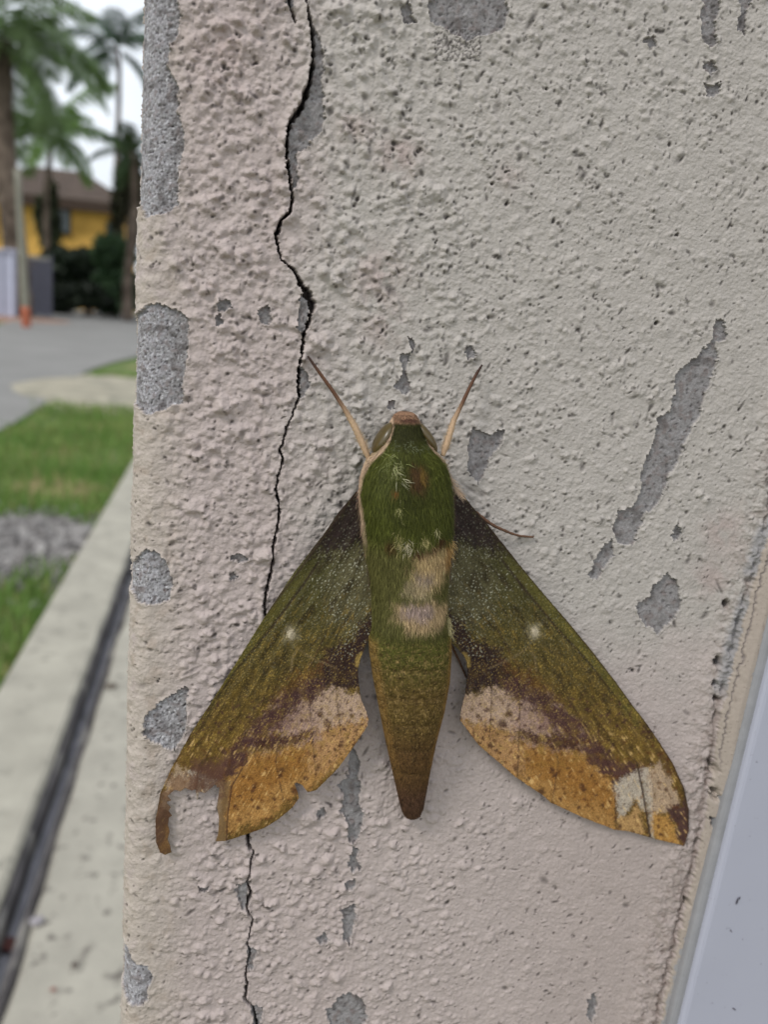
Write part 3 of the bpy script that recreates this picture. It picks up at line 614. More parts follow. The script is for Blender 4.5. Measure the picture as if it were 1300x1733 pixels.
def wing_colour(x, y, s):
    ca, sa = .55, .835                                       # run of the scales
    u = x * ca + y * sa; v = -x * sa + y * ca
    streak = fbm(u / 26, v / 3.2, 400 + s, 3); fine_ = vnoise(u / 3.0, v / 1.7, 410 + s); spk = vnoise(x / 1.9, y / 1.9, 420 + s)
    mott = fbm(x / 14, y / 14, 430 + s, 3)
    c = np.broadcast_to(C(98, 86, 44), x.shape + (3,)).copy()
    c = mixc(c, C(116, 88, 42), sstep(1040, 1290, y + 50 * mott) * .9)                         # olive to ochre brown
    c = mixc(c, C(82, 80, 44), sstep(1120, 960, y) * .8)
    c = mixc(c, C(116, 108, 80), .62 * blob(x, y, [(742, 900), (800, 925), (845, 985), (830, 1050), (790, 1075), (742, 1030)], 22, 9, 1))   # blue green base
    c = mixc(c, C(54, 40, 24), .6 * sstep(.0, .42, fbm(u / 46, v / 15, 480 + s, 4))); c = mixc(c, C(150, 122, 56), .6 * sstep(.12, .5, fbm(u / 24, v / 7, 481 + s, 3)) * sstep(960, 1060, y))
    dcost, _ = seg_dist(x, y, [(777, 828), (823, 884), (880, 956), (964, 1055), (1040, 1150), (1097, 1227), (1139, 1291), (1160, 1340), (1166, 1400)])
    c = mixc(c, C(124, 116, 58), .6 * sstep(24, 10, dcost + 4 * mott) * sstep(930, 1000, y) * sstep(1290, 1180, y))
    dv, _ = seg_dist(x, y, [(850, 948), (880, 987), (940, 1060), (1000, 1125), (1050, 1190), (1090, 1245)])
    c = mixc(c, C(58, 44, 34), .75 * sstep(3.2, 1.0, dv) * sstep(1240, 1150, y))
    c = mixc(c, C(54, 40, 38), .95 * blob(x, y, [(752, 815), (780, 815), (830, 880), (862, 925), (842, 938), (800, 925), (778, 915), (750, 960)], 16, 9, 2))     # root
    c = mixc(c, C(60, 40, 38), .97 * blob(x, y, [(745, 1035), (775, 1045), (800, 1080), (840, 1095), (860, 1120), (872, 1150), (850, 1165), (825, 1170), (780, 1178), (775, 1100)], 8, 7, 3))
    c = mixc(c, C(124, 78, 44), .5 * blob(x, y, [(850, 1120), (900, 1135), (960, 1190), (930, 1195), (880, 1165)], 9, 6, 4))
    c = mixc(c, C(212, 180, 156), .95 * blob(x, y, [(775, 1180), (822, 1172), (860, 1166), (885, 1175), (918, 1192), (945, 1222), (940, 1248), (870, 1246), (850, 1236), (810, 1232), (775, 1234)], 6, 8, 5, grow=3))
    c = mixc(c, C(180, 134, 76), .95 * blob(x, y, [(775, 1222), (815, 1222), (860, 1238), (910, 1250), (985, 1268), (1025, 1300), (1040, 1330), (1046, 1410), (980, 1390), (900, 1345), (800, 1262)], 6, 7, 6))
    c = mixc(c, C(152, 102, 44), .7 * blob(x, y, [(885, 1262), (980, 1280), (1030, 1330), (1040, 1370), (975, 1350), (890, 1300)], 12, 10, 7))
    c = mixc(c, C(192, 148, 106), .7 * blob(x, y, [(775, 1222), (830, 1228), (880, 1250), (885, 1310), (840, 1290), (790, 1250)], 14, 9, 41))
    c = mixc(c, C(178, 146, 132), .85 * blob(x, y, [(872, 1168), (930, 1182), (985, 1235), (1005, 1270), (930, 1264), (868, 1250)], 11, 8, 42)); c = mixc(c, C(128, 94, 90), .6 * blob(x, y, [(905, 1185), (950, 1205), (1010, 1268), (960, 1262), (915, 1230)], 10, 9, 43))
    band = [(846, 1150), (885, 1155), (930, 1175), (975, 1222), (1020, 1260), (1050, 1296), (1088, 1298), (1082, 1314), (1042, 1322), (1014, 1302), (982, 1266), (940, 1226), (900, 1192), (860, 1176)]
    c = mixc(c, C(88, 58, 54), .95 * blob(x, y, band, 7, 9, 8, grow=1)); c = mixc(c, C(74, 44, 36), .9 * blob(x, y, [(870, 1236), (915, 1240), (970, 1245), (985, 1268), (920, 1262), (880, 1252)], 6, 6, 9))
    c = mixc(c, C(206, 192, 174), .8 * np.maximum(blob(x, y, [(1036, 1326), (1060, 1313), (1084, 1300), (1092, 1340), (1096, 1376), (1082, 1362), (1075, 1350), (1058, 1380), (1046, 1385), (1042, 1350)], 3, 2.5, 10), blob(x, y, [(1084, 1298), (1100, 1300), (1106, 1360), (1108, 1418), (1101, 1416), (1094, 1350)], 2, 1.5, 19)))
    c = mixc(c, C(204, 176, 148), .75 * blob(x, y, [(1098, 1300), (1118, 1290), (1138, 1325), (1150, 1362), (1130, 1370), (1104, 1374)], 4, 4, 11))
    c = mixc(c, C(196, 146, 78), .9 * blob(x, y, [(1104, 1376), (1130, 1378), (1152, 1425), (1160, 1440), (1104, 1420)], 5, 5, 12)); c = mixc(c, C(200, 158, 104), .8 * blob(x, y, [(1046, 1386), (1066, 1375), (1078, 1355), (1088, 1396), (1094, 1414), (1044, 1406)], 5, 7, 13))
    c = mixc(c, C(84, 58, 54), .95 * blob(x, y, [(1128, 1368), (1150, 1362), (1158, 1345), (1172, 1370), (1168, 1430), (1156, 1432), (1142, 1400)], 4, 5, 14))
    c = mixc(c, C(66, 42, 34), .9 * blob(x, y, [(1082, 1222), (1098, 1224), (1106, 1250), (1092, 1252)], 5, 4, 15)); c = mixc(c, C(84, 56, 42), .7 * blob(x, y, [(1108, 1262), (1128, 1276), (1140, 1310), (1130, 1312)], 5, 5, 16))
    for (x_, y_, r) in [(808, 1212, 5), (802, 1240, 4), (850, 1225, 9), (862, 1208, 7), (830, 1262, 5), (840, 1270, 4), (935, 1302, 6), (938, 1312, 5), (985, 1330, 6), (988, 1337, 4), (990, 1352, 3), (1010, 1345, 3), (1020, 1362, 4), (873, 1300, 6), (876, 1280, 4), (915, 1340, 7), (980, 1366, 4), (1128, 1336, 5), (830, 1285, 3), (850, 1290, 4), (1115, 1398, 4), (1118, 1412, 4), (1050, 1398, 5), (818, 1250, 3), (895, 1318, 5), (950, 1352, 4), (962, 1300, 3), (1002, 1312, 3)]:
        d = np.hypot(x - x_ + 3 * mott, y - y_ + 3 * spk); c = mixc(c, C(80, 48, 34), .8 * sstep(r * 1.2, r * .4, d))
    for k, vn in enumerate(VEINS[2:]):
        d, p = seg_dist(x, y, vn); c = mixc(c, C(70, 46, 38), .7 * sstep(2.0, .6, d + .8 * spk) * sstep(.4, 1.2, p) * (.45 + .55 * sstep(-.4, .3, vnoise(p * 4, p * 0 + k, 77 + s))))
    d, p = seg_dist(x, y, VEINS[1]); c = mixc(c, C(62, 44, 38), .9 * sstep(2.4, .7, d) * sstep(1265, 1295, y))
    ocre = sstep(1200, 1260, y)
    c = mixc(c, C(224, 184, 120), .65 * ocre * sstep(.25, .6, streak + .4 * vnoise(u / 9, v / 9, 450 + s)))
    c = mixc(c, C(100, 58, 28), .65 * ocre * sstep(.12, .5, fbm(x / 10, y / 10, 460 + s, 3)))
    pale = np.clip(1.1 * blob(x, y, [(745, 925), (790, 925), (860, 985), (840, 1040), (800, 1075), (745, 1060)], 22, 6, 17) + 1.0 * blob(x, y, [(760, 1050), (790, 1060), (830, 1110), (790, 1110)], 10, 6, 18) + .30 * sstep(1290, 1000, y), 0, 1)
    c = mixc(c, C(206, 202, 176), .8 * pale * sstep(.36, .66, vnoise(u / 3.6, v / 2.6, 470 + s) + .35 * fbm(x / 22, y / 22, 471 + s, 2)))
    c = mixc(c, C(132, 106, 46), .45 * sstep(1080, 1200, y) * sstep(1320, 1270, y) * sstep(-.2, .5, mott))
    c = mixc(c, C(186, 158, 84), .5 * sstep(1000, 1080, y) * sstep(1290, 1240, y) * sstep(.34, .7, fine_ + .5 * streak))
    d = np.hypot((x - 905), (y - 1070) * .75); c = mixc(c, C(222, 205, 180), .95 * sstep(9, 4, d + 5 * spk)); c = mixc(c, C(190, 176, 140), .5 * sstep(18, 4, d + 14 * mott + 9 * spk))
    d, _ = seg_dist(x, y, [(830, 1130), (870, 1112), (895, 1095), (905, 1110), (908, 1135)]); c = mixc(c, C(166, 142, 106), .3 * sstep(3, .5, d + 2.5 * mott))
    d, _ = seg_dist(x, y, [(785, 1108), (791, 1115), (792, 1125)]); c = mixc(c, C(180, 150, 84), .8 * sstep(7, 3, d + 2 * spk))
    c = mixc(c, C(70, 44, 34), .75 * sstep(1195, 1240, y) * sstep(.50, .66, fbm(x / 5.5, y / 5.5, 455 + s, 2) + .25 * sstep(900, 820, x)))
    c = mixc(c, C(82, 52, 46), .8 * sstep(1160, 1190, y) * sstep(1260, 1235, y) * sstep(.1, .5, fbm(x / 9, y / 9, 456 + s, 3)))
    c *= np.clip(lerp(.70, .86, sstep(1170, 1250, y)) + .30 * streak + .34 * fine_ + .32 * spk + .2 * mott, .3, 2.0)[..., None]
    c = mixc(c, C(58, 44, 34), .7 * sstep(3.4, .8, dcost))
    return np.clip(c, 0, .9)
M_wing = material('wing_scales', attr=True, rough=.62, spec=.14, noise=.14, nscale=5200, bump=.35, bscale=9000, bdist=.00010)
def make_wing(poly, left, s):
    poly = np.array(poly, float)
    q = []
    for k in range(len(poly)):                                # fine, slightly frayed outline
        a, b_ = poly[k], poly[(k + 1) % len(poly)]; m = max(1, int(np.hypot(*(b_ - a)) / 3))
        for j in range(m): q.append(a + (b_ - a) * j / m)
    q = np.array(q); q[:, 0] += .7 * fbm(q[:, 0] / 5, q[:, 1] / 5, 500 + s, 2); q[:, 1] += .7 * fbm(q[:, 0] / 5, q[:, 1] / 5, 510 + s, 2)
    st = 1.3; gx_ = np.arange(q[:, 0].min() - 3, q[:, 0].max() + 3, st); gy_ = np.arange(q[:, 1].min() - 3, q[:, 1].max() + 3, st)
    Xg, Yg = np.meshgrid(gx_, gy_); ins = np.zeros(Xg.shape, bool)
    ins = inside(Xg, Yg, q)
    nb_ = ins.copy(); nb_[1:] |= ins[:-1]; nb_[:-1] |= ins[1:]; n2_ = nb_.copy(); n2_[:, 1:] |= nb_[:, :-1]; n2_[:, :-1] |= nb_[:, 1:]
    rim = n2_ & ~ins; ii = np.nonzero(rim)
    xx, yy = Xg[ii], Yg[ii]; bd = np.full(xx.shape, 1e9); bxx = xx.copy(); byy = yy.copy()
    for k in range(len(q)):
        a = q[k]; d = q[(k + 1) % len(q)] - a; L = d.dot(d) + 1e-9
        t = np.clip(((xx - a[0]) * d[0] + (yy - a[1]) * d[1]) / L, 0, 1); cx, cy = a[0] + t * d[0], a[1] + t * d[1]
        e = (cx - xx) ** 2 + (cy - yy) ** 2; m = e < bd; bd[m] = e[m]; bxx[m] = cx[m]; byy[m] = cy[m]
    Xg[ii] = bxx; Yg[ii] = byy
    F = grid_faces(*Xg.shape); okc = ins.ravel()[F]; F = F[(okc.sum(1) >= 1) & n2_.ravel()[F].all(1)]
    x = Xg.ravel(); y_ = Yg.ravel()
    if left: xp = x * AFF[0, 0] + y_ * AFF[1, 0] + AFF[2, 0]; yp = x * AFF[0, 1] + y_ * AFF[1, 1] + AFF[2, 1]
    else: xp, yp = x, y_
    used = np.unique(F); c = np.zeros((len(x), 3)); c[used] = wing_colour(xp[used], yp[used], s)
    if left:                                                   # bleached strip beside the tear, brown rag of a wing tip
        m = blob(x, y_, [(360, 1325), (375, 1322), (392, 1322), (383, 1380), (384, 1425), (360, 1428)], 3, 3, 21); c = mixc(c, C(124, 98, 66), .85 * m * (xp > 0))
        m = blob(x, y_, [(255, 1345), (296, 1335), (296, 1450), (255, 1450)], 6, 4, 22); c = mixc(c, C(92, 66, 46), .8 * m); m = blob(x, y_, [(290, 1310), (345, 1318), (345, 1345), (284, 1345)], 5, 5, 23); c = mixc(c, C(128, 96, 70), .75 * m)
        m = blob(x, y_, [(322, 1288), (384, 1288), (374, 1342), (322, 1342)], 13, 8, 24); c = mixc(c, C(96, 66, 52), .85 * m)
        d, _ = seg_dist(x, y_, [(383, 1425), (385, 1380), (392, 1330), (410, 1300)]); c = mixc(c, C(70, 44, 36), .8 * sstep(2, .6, d))
    dist = np.abs(x - 691)
    h = .75 + 3.1 * np.exp(-np.maximum(dist - 60, 0) / 120) + .22 * fbm(x / 80, y_ / 80, 520 + s, 2)
    rel = np.zeros(len(x))
    for vn in VEINS:
        d = np.full(len(x), 99.); d[used], _ = seg_dist(xp[used], yp[used], vn); rel += .10 * np.exp(-(d / 5) ** 2)
        rel -= .05 * np.exp(-((d - 16) / 10) ** 2)
    dc = np.full(len(x), 99.); dc[used], _ = seg_dist(xp[used], yp[used], [(777, 828), (823, 884), (880, 956), (964, 1055), (1040, 1150), (1097, 1227), (1139, 1291), (1160, 1340)])
    rel += .16 * np.exp(-(dc / 7) ** 2) - .10 * np.exp(-((dc - 22) / 9) ** 2)
    rel += .012 * vnoise(xp / 2.2, yp / 2.2, 530 + s)
    V = on_wall(x, y_, (h + rel) * mm)
    V, F, c = sub_verts(V, F[:, ::-1], c)
    o = mesh_np('forewing', V, F, M_wing, moth, c)
    sm = o.modifiers.new('thickness', 'SOLIDIFY'); sm.thickness = .00011; sm.offset = -1
    return o
o = make_wing(LW, True, 1); o['label'] = 'forewing with a torn outer margin and a ragged brown tip'
o = make_wing(RWG, False, 5); o['label'] = 'whole forewing with a pale bleached patch near its tip'

# body: one continuous surface from palps to abdomen tip
BP = np.array([  # y, left x, right x, centre height mm, dorsal height mm
 (699, 676, 700, 2.4, .5), (703, 668, 705, 2.5, 1.2), (710, 664, 708, 2.7, 1.7), (720, 658, 713, 3.0, 2.4), (735, 652, 716, 3.3, 3.0), (750, 645, 724, 3.7, 3.6), (765, 634, 738, 4.0, 4.0),
 (780, 620, 752, 4.2, 4.4), (800, 612, 758, 4.4, 4.9), (825, 608, 762, 4.5, 5.2), (860, 608, 764, 4.5, 5.3), (900, 612, 763, 4.4, 5.1), (930, 616, 761, 4.3, 4.9), (960, 622, 757, 4.2, 4.6),
 (1000, 628, 754, 4.0, 4.4), (1040, 630, 753, 3.9, 4.2), (1066, 629, 755, 3.8, 4.1), (1078, 624, 762, 3.7, 4.1), (1100, 625, 763, 3.6, 4.0), (1150, 632, 760, 3.4, 3.7), (1200, 642, 751, 3.1, 3.3),
 (1250, 652, 738, 2.7, 2.8), (1300, 663, 728, 2.2, 2.2), (1340, 672, 721, 1.8, 1.7), (1365, 678, 716, 1.5, 1.3), (1378, 683, 711, 1.4, .9), (1385, 692, 702, 1.3, .3)], float)
def bprof(y):
    return [np.interp(y, BP[:, 0], BP[:, k]) for k in (1, 2, 3, 4)]
def body_colour(x, y, s=0):
    l, r, _, _ = bprof(y); f = (x - l) / np.maximum(r - l, 1); e = np.minimum(x - l, r - x)
    n_ = fbm(x / 16, y / 16, 600 + s, 3); fn = vnoise(x / 2.2, y / 4.0, 610 + s); sp = vnoise(x / 2.4, y / 2.4, 620 + s)
    ctr = 1 - np.abs(2 * f - 1)
    c = np.broadcast_to(C(82, 86, 34), x.shape + (3,)).copy()
    c = mixc(c, C(62, 64, 24), .8 * sstep(.35, .9, ctr) * sstep(905, 820, y)); c = mixc(c, C(52, 52, 26), .9 * sstep(765, 735, y + 4 * n_))
    c = mixc(c, C(150, 116, 92), .95 * sstep(716, 710, y)); 
    d = np.hypot((x - 688) / 13, (y - 709) / 3.4); c = mixc(c, C(84, 56, 46), .85 * sstep(1.3, .7, d))
    for ln in ([(664, 708), (661, 722), (654, 742), (642, 760), (622, 780), (612, 800), (606, 835), (611, 870), (615, 905), (619, 932)], [(706, 707), (711, 722), (720, 748), (735, 768), (748, 780), (756, 800), (766, 822), (772, 836)]):
        d, p = seg_dist(x, y, ln); c = mixc(c, C(206, 176, 148), .9 * sstep(2.8, 1.2, d + .8 * sp) * sstep(len(ln) - .9, len(ln) - 2.2, p))
    d = np.hypot((x - 694) / 15, (y - 795) / 26); c = mixc(c, C(84, 58, 36), .85 * sstep(1.35, .5, d + .5 * n_)); d = np.hypot((x - 701) / 4, (y - 790) / 12); c = mixc(c, C(140, 112, 50), .6 * sstep(1.3, .5, d + .4 * sp))
    d = np.hypot((x - 657) / 5, (y - 817) / 5); c = mixc(c, C(140, 84, 36), .7 * sstep(1.4, .4, d + .5 * sp))
    low_t = sstep(885, 930, y + 8 * n_)
    c = mixc(c, C(108, 102, 60), low_t * .75)
    dk = np.hypot((x - 650) / 9, (y - 905) / 12); c = mixc(c, C(80, 56, 30), .8 * sstep(1.3, .5, dk + .3 * sp))
    d, _ = seg_dist(x, y, [(690, 916), (702, 918), (716, 912), (728, 904), (733, 896)]); c = mixc(c, C(72, 40, 26), .9 * sstep(8, 3, d + 2.5 * sp))
    c = mixc(c, C(206, 176, 128), .92 * blob(x, y, [(690, 920), (735, 908), (752, 918), (752, 945), (735, 968), (700, 975), (682, 960)], 9, 6, 31)); c = mixc(c, C(172, 122, 62), .7 * blob(x, y, [(738, 905), (757, 912), (756, 948), (742, 945)], 6, 5, 32))
    c = mixc(c, C(188, 168, 132), .8 * blob(x, y, [(678, 955), (715, 955), (718, 985), (700, 992), (676, 985)], 9, 7, 33)); c = mixc(c, C(158, 140, 134), .7 * blob(x, y, [(694, 950), (716, 950), (716, 966), (696, 966)], 5, 4, 34))
    c = mixc(c, C(204, 174, 132), .9 * blob(x, y, [(665, 1000), (735, 998), (748, 1010), (742, 1035), (715, 1048), (675, 1044), (658, 1022)], 8, 6, 35)); c = mixc(c, C(172, 150, 144), .85 * blob(x, y, [(670, 1003), (715, 1003), (718, 1018), (700, 1028), (672, 1020)], 6, 5, 36))
    ab = sstep(1040, 1075, y + 6 * n_); c = mixc(c, C(92, 92, 42), ab); c = mixc(c, C(108, 88, 46), sstep(1085, 1170, y + 25 * n_) * ab); c = mixc(c, C(104, 77, 46), sstep(1200, 1270, y)); c = mixc(c, C(96, 69, 52), sstep(1300, 1350, y + 10 * n_))
    c = mixc(c, C(156, 118, 66), .6 * sstep(15, 6, e + 5 * n_) * sstep(1066, 1085, y) * sstep(1330, 1250, y))
    c = mixc(c, C(74, 56, 34), .5 * sstep(7, 2, np.abs(x - 694 - 6 * n_)) * sstep(1120, 1180, y) * sstep(1360, 1300, y) * sstep(-.3, .3, n_))
    for yb in (1118, 1166, 1212, 1256, 1298): c = mixc(c, C(84, 64, 36), .35 * sstep(5, 1, np.abs(y - yb - .0016 * (x - 693) ** 2 - 2 * sp)))
    m2 = fbm(x / 11, y / 11, 650 + s, 3); c = mixc(c, C(160, 132, 86), .6 * sstep(1060, 1090, y) * sstep(1230, 1180, y) * sstep(.05, .45, m2)); c = mixc(c, C(62, 46, 28), .65 * sstep(1050, 1090, y) * sstep(.05, .45, -m2))
    spm = sstep(1040, 1090, y); c = mixc(c, C(56, 40, 26), .65 * spm * sstep(.2, .5, sp)); c = mixc(c, C(190, 158, 104), .55 * spm * sstep(.30, .65, -sp) * sstep(1330, 1200, y))
    c *= np.clip(lerp(.95, .92, sstep(1000, 1100, y)) + .32 * fn + .2 * n_, .35, 1.7)[..., None]
    return np.clip(c, 0, .9)
SEG = 120
def body_point(y, a):
    """a: 0 = right side, pi/2 = back, pi = left side, beyond = belly"""
    l, r, hc, hd = bprof(y)
    seg_ = 2.2 * np.exp(-((y - 1118) / 5) ** 2) * 0
    ca, sa = np.cos(a), np.sin(a); e = .88
    cx = np.sign(ca) * np.abs(ca) ** e; sx = np.sign(sa) * np.abs(sa) ** e
    xp = (l + r) / 2 + (r - l) / 2 * cx
    ring = 0
    for yb in (1118, 1166, 1212, 1256, 1298): ring = ring - .15 * np.exp(-((y - yb) / 4.5) ** 2)
    P = on_wall(xp, y, hc * mm)
    dep = np.where(sx >= 0, hd + ring, hc * .97) * sx
    P = P.copy(); P[..., 1] -= dep * mm
    return P, xp
yy = np.unique(np.r_[np.linspace(699, 1385, 520), BP[:, 0]]); aa = np.arange(SEG) * 2 * math.pi / SEG
Yb, Ab = np.meshgrid(yy, aa, indexing='ij'); Vb, Xb = body_point(Yb, Ab)
cb = body_colour(Xb.ravel(), Yb.ravel())
rel = (.05 * fbm(Xb / 9, Yb / 9, 640, 3) * np.clip(np.sin(Ab), 0, 1)) * mm; Vb[..., 1] -= rel
i = np.arange(len(yy) * SEG).reshape(len(yy), SEG); Fb = np.stack([i[:-1], np.roll(i, -1, 1)[:-1], np.roll(i, -1, 1)[1:], i[1:]], -1).reshape(-1, 4)
Vb = Vb.reshape(-1, 3); n0 = len(Vb); Vb = np.vstack([Vb, Vb[:SEG].mean(0), Vb[-SEG:].mean(0)]); cb = np.vstack([cb, cb[:SEG].mean(0), cb[-SEG:].mean(0)])
tri = np.array([(n0, (j + 1) % SEG, j) for j in range(SEG)] + [(n0 + 1, n0 - SEG + j, n0 - SEG + (j + 1) % SEG) for j in range(SEG)])
M_body = material('moth_body', attr=True, rough=.85, spec=.08, noise=.12, nscale=5200, bump=.4, bscale=8000, bdist=.00012)
body = mesh_np('body', Vb, [Fb, tri], M_body, moth, cb)

# fur
M_fur = material('moth_fur', attr=True, rough=.6, spec=.12)
def strands(P, N, D, L, Wd, colr, lift, r, curl=.3):
    n = len(P); D = D + r.normal(0, .22, (n, 3)); D -= N * (D * N).sum(1)[:, None]; D /= np.linalg.norm(D, axis=1)[:, None] + 1e-9
    d0 = D * np.cos(lift)[:, None] + N * np.sin(lift)[:, None]; B = np.cross(D, N); B /= np.linalg.norm(B, axis=1)[:, None] + 1e-9
    m = P + d0 * (L * .55)[:, None] + B * (L * r.normal(0, .06, n))[:, None]
    d1 = D * np.cos(lift * curl)[:, None] + N * np.sin(lift * curl)[:, None]; tip = m + d1 * (L * .5)[:, None] + B * (L * r.normal(0, .12, n))[:, None]
    w = B * Wd[:, None]; V = np.stack([P - w, P + w, m + w * .8, m - w * .8, tip], 1).reshape(-1, 3)
    k = np.arange(n)[:, None] * 5
    return V, [k + np.array([[0, 1, 2, 3]]), k + np.array([[3, 2, 4]])], np.repeat(colr, 5, 0)
def body_frame(y, a):
    P, x = body_point(y, a); Py, _ = body_point(y + 2, a); Pa, _ = body_point(y, a + .02)
    D = Py - P; A_ = Pa - P; N = np.cross(D, A_); N /= np.linalg.norm(N, axis=1)[:, None] + 1e-12; D /= np.linalg.norm(D, axis=1)[:, None]
    c0 = on_wall(x, y, .004); s_ = np.sign(((P - on_wall((bprof(y)[0] + bprof(y)[1]) / 2, y, bprof(y)[2] * mm)) * N).sum(1)); N *= s_[:, None]
    return P, x, D, N
r_ = np.random.default_rng(11)
n = 34000; fy = np.r_[r_.uniform(701, 1075, 25000), r_.uniform(1060, 1380, 9000)]; fa = np.arccos(r_.uniform(-1, 1, n) * .998)
P, x, D, N = body_frame(fy, fa); fc = np.clip(body_colour(x, fy, 3) * r_.lognormal(-.05, .30, n)[:, None], 0, .9)
len_ = np.where(fy < 760, .5, np.where(fy < 1060, 1.15, .42)) * r_.uniform(.6, 1.3, n) * mm; len_ = np.where(fy > 1340, .6 * mm, len_)
V1 = strands(P, N, D, len_, r_.uniform(.018, .040, n) * mm, fc, r_.uniform(.12, .45, n) * np.where(fy > 1060, .6, 1), r_)
# pale tufts on the back
def tuft(cx, cy, n, spread, L, colr, seed, ang, fan):
    r = np.random.default_rng(seed); ty = cy + r.normal(0, spread[1], n); tx = cx + r.normal(0, spread[0], n); l, rr, _, _ = bprof(ty)
    a = np.arccos(np.clip(np.abs((tx - (l + rr) / 2) / ((rr - l) / 2)) ** (1 / .88), 0, .99) * np.sign(tx - (l + rr) / 2)); P, x, D, N = body_frame(ty, a)
    S_ = np.cross(D, N); t = ang + r.normal(0, fan, n); D2 = D * np.cos(t)[:, None] + S_ * np.sin(t)[:, None]
    return strands(P, N, D2, L * r.uniform(.6, 1.3, n) * mm, r.uniform(.014, .028, n) * mm, np.clip(colr[None] * r.uniform(.75, 1.15, (n, 1)), 0, .9), r.uniform(.15, .8, n), r, .1)
T_ = [tuft(659, 783, 40, (3.5, 8), 1.2, C(190, 188, 136), 1, -.4, .7), tuft(664, 800, 14, (2.5, 4), 1.6, C(214, 208, 170), 2, -.9, .35), tuft(655, 775, 30, (7, 6), 1.6, C(150, 156, 96), 8, 0, 1.4),
      tuft(663, 848, 26, (2.5, 9), 1.0, C(186, 180, 120), 3, 0, .3), tuft(678, 908, 45, (6, 6), 1.0, C(220, 206, 172), 4, .1, .7), tuft(664, 900, 60, (5, 10), 1.2, C(180, 166, 112), 5, 0, .5),
      tuft(704, 895, 40, (6, 6), 1.2, C(186, 172, 116), 6, -.1, .5), tuft(727, 882, 18, (3, 6), 1.3, C(200, 190, 140), 7, .1, .3), tuft(753, 915, 60, (3, 8), 1.8, C(206, 170, 110), 9, -.35, .35),
      tuft(690, 752, 70, (24, 5), .7, C(118, 122, 92), 10, 0, 1.2)]
parts = [V1] + T_; Vs, Fs = join_vf([(p[0], p[1]) for p in parts]); cs = np.vstack([p[2] for p in parts])
kind(mesh_np('fur', Vs, Fs, M_fur, body, cs), 'stuff')
# wing-root hair fringe (tegulae)
def fringe(line, n, hmm, L, c0, ang, seed):
    r = np.random.default_rng(seed); q = spline(line, 60); k = r.integers(0, 59, n); p = q[k] + r.normal(0, 1.6, (n, 2)); tdir = q[np.minimum(k + 1, 59)] - q[k]; t_ = np.arctan2(tdir[:, 1], tdir[:, 0]) + r.normal(ang, .25, n)
    P = on_wall(p[:, 0], p[:, 1], hmm * mm); Q = on_wall(p[:, 0] + np.cos(t_) * 4, p[:, 1] + np.sin(t_) * 4, hmm * mm); D = Q - P; D /= np.linalg.norm(D, axis=1)[:, None]
    N = np.tile(np.array((0, -1., 0)), (n, 1)); return strands(P, N, D, L * r.uniform(.6, 1.4, n) * mm, r.uniform(.014, .026, n) * mm, np.clip(c0[None] * r.uniform(.7, 1.2, (n, 1)), 0, .9), r.uniform(.05, .5, n), r)
Fg = [fringe([(613, 800), (607, 835), (611, 870), (616, 910), (620, 940)], 90, 5.0, .8, C(196, 160, 138), 0, 21), fringe([(757, 800), (768, 822), (780, 838)], 200, 5.2, 1.1, C(206, 178, 150), 0, 22), fringe([(764, 830), (766, 880), (762, 930), (758, 980)], 500, 4.9, 1.1, C(92, 72, 66), 0, 23),
      fringe([(606, 850), (614, 900), (624, 950), (630, 1000)], 400, 4.7, 1.0, C(92, 78, 60), .2, 24), fringe([(758, 1040), (760, 1060), (764, 1078)], 60, 4.6, 1.2, C(206, 192, 140), 0, 25)]
Vs, Fs = join_vf([(p[0], p[1]) for p in Fg]); kind(mesh_np('shoulder_fringe', Vs, Fs, M_fur, moth, np.vstack([p[2] for p in Fg])), 'stuff')

# eyes
M_eye = material('moth_eye', C(84, 70, 36), .32, noise=.12, nscale=2500, spec=.5)
for (cx, cy, rx, ry, hz) in ((648, 742, 17, 28, 3.3), (721, 741, 17, 28, 3.3)):
    u = np.linspace(0, math.pi, 24); v = np.arange(36) * 2 * math.pi / 36; U, Vv = np.meshgrid(u, v, indexing='ij'); tl_ = .38 if cx < 690 else -.38
    ex = np.sin(U) * np.cos(Vv) * rx; ey = np.cos(U) * ry; ez = np.sin(U) * np.sin(Vv) * 2.0
    P = on_wall(cx + ex * math.cos(tl_) - ey * math.sin(tl_) * -1, cy - (ey * math.cos(tl_) - ex * math.sin(tl_) * -1) , hz * mm).copy(); P[..., 1] -= ez * mm
    i = np.arange(24 * 36).reshape(24, 36); F = np.stack([i[:-1], i[1:], np.roll(i, -1, 1)[1:], np.roll(i, -1, 1)[:-1]], -1).reshape(-1, 4)
    mesh_np('eye', P.reshape(-1, 3), F, M_eye, moth)
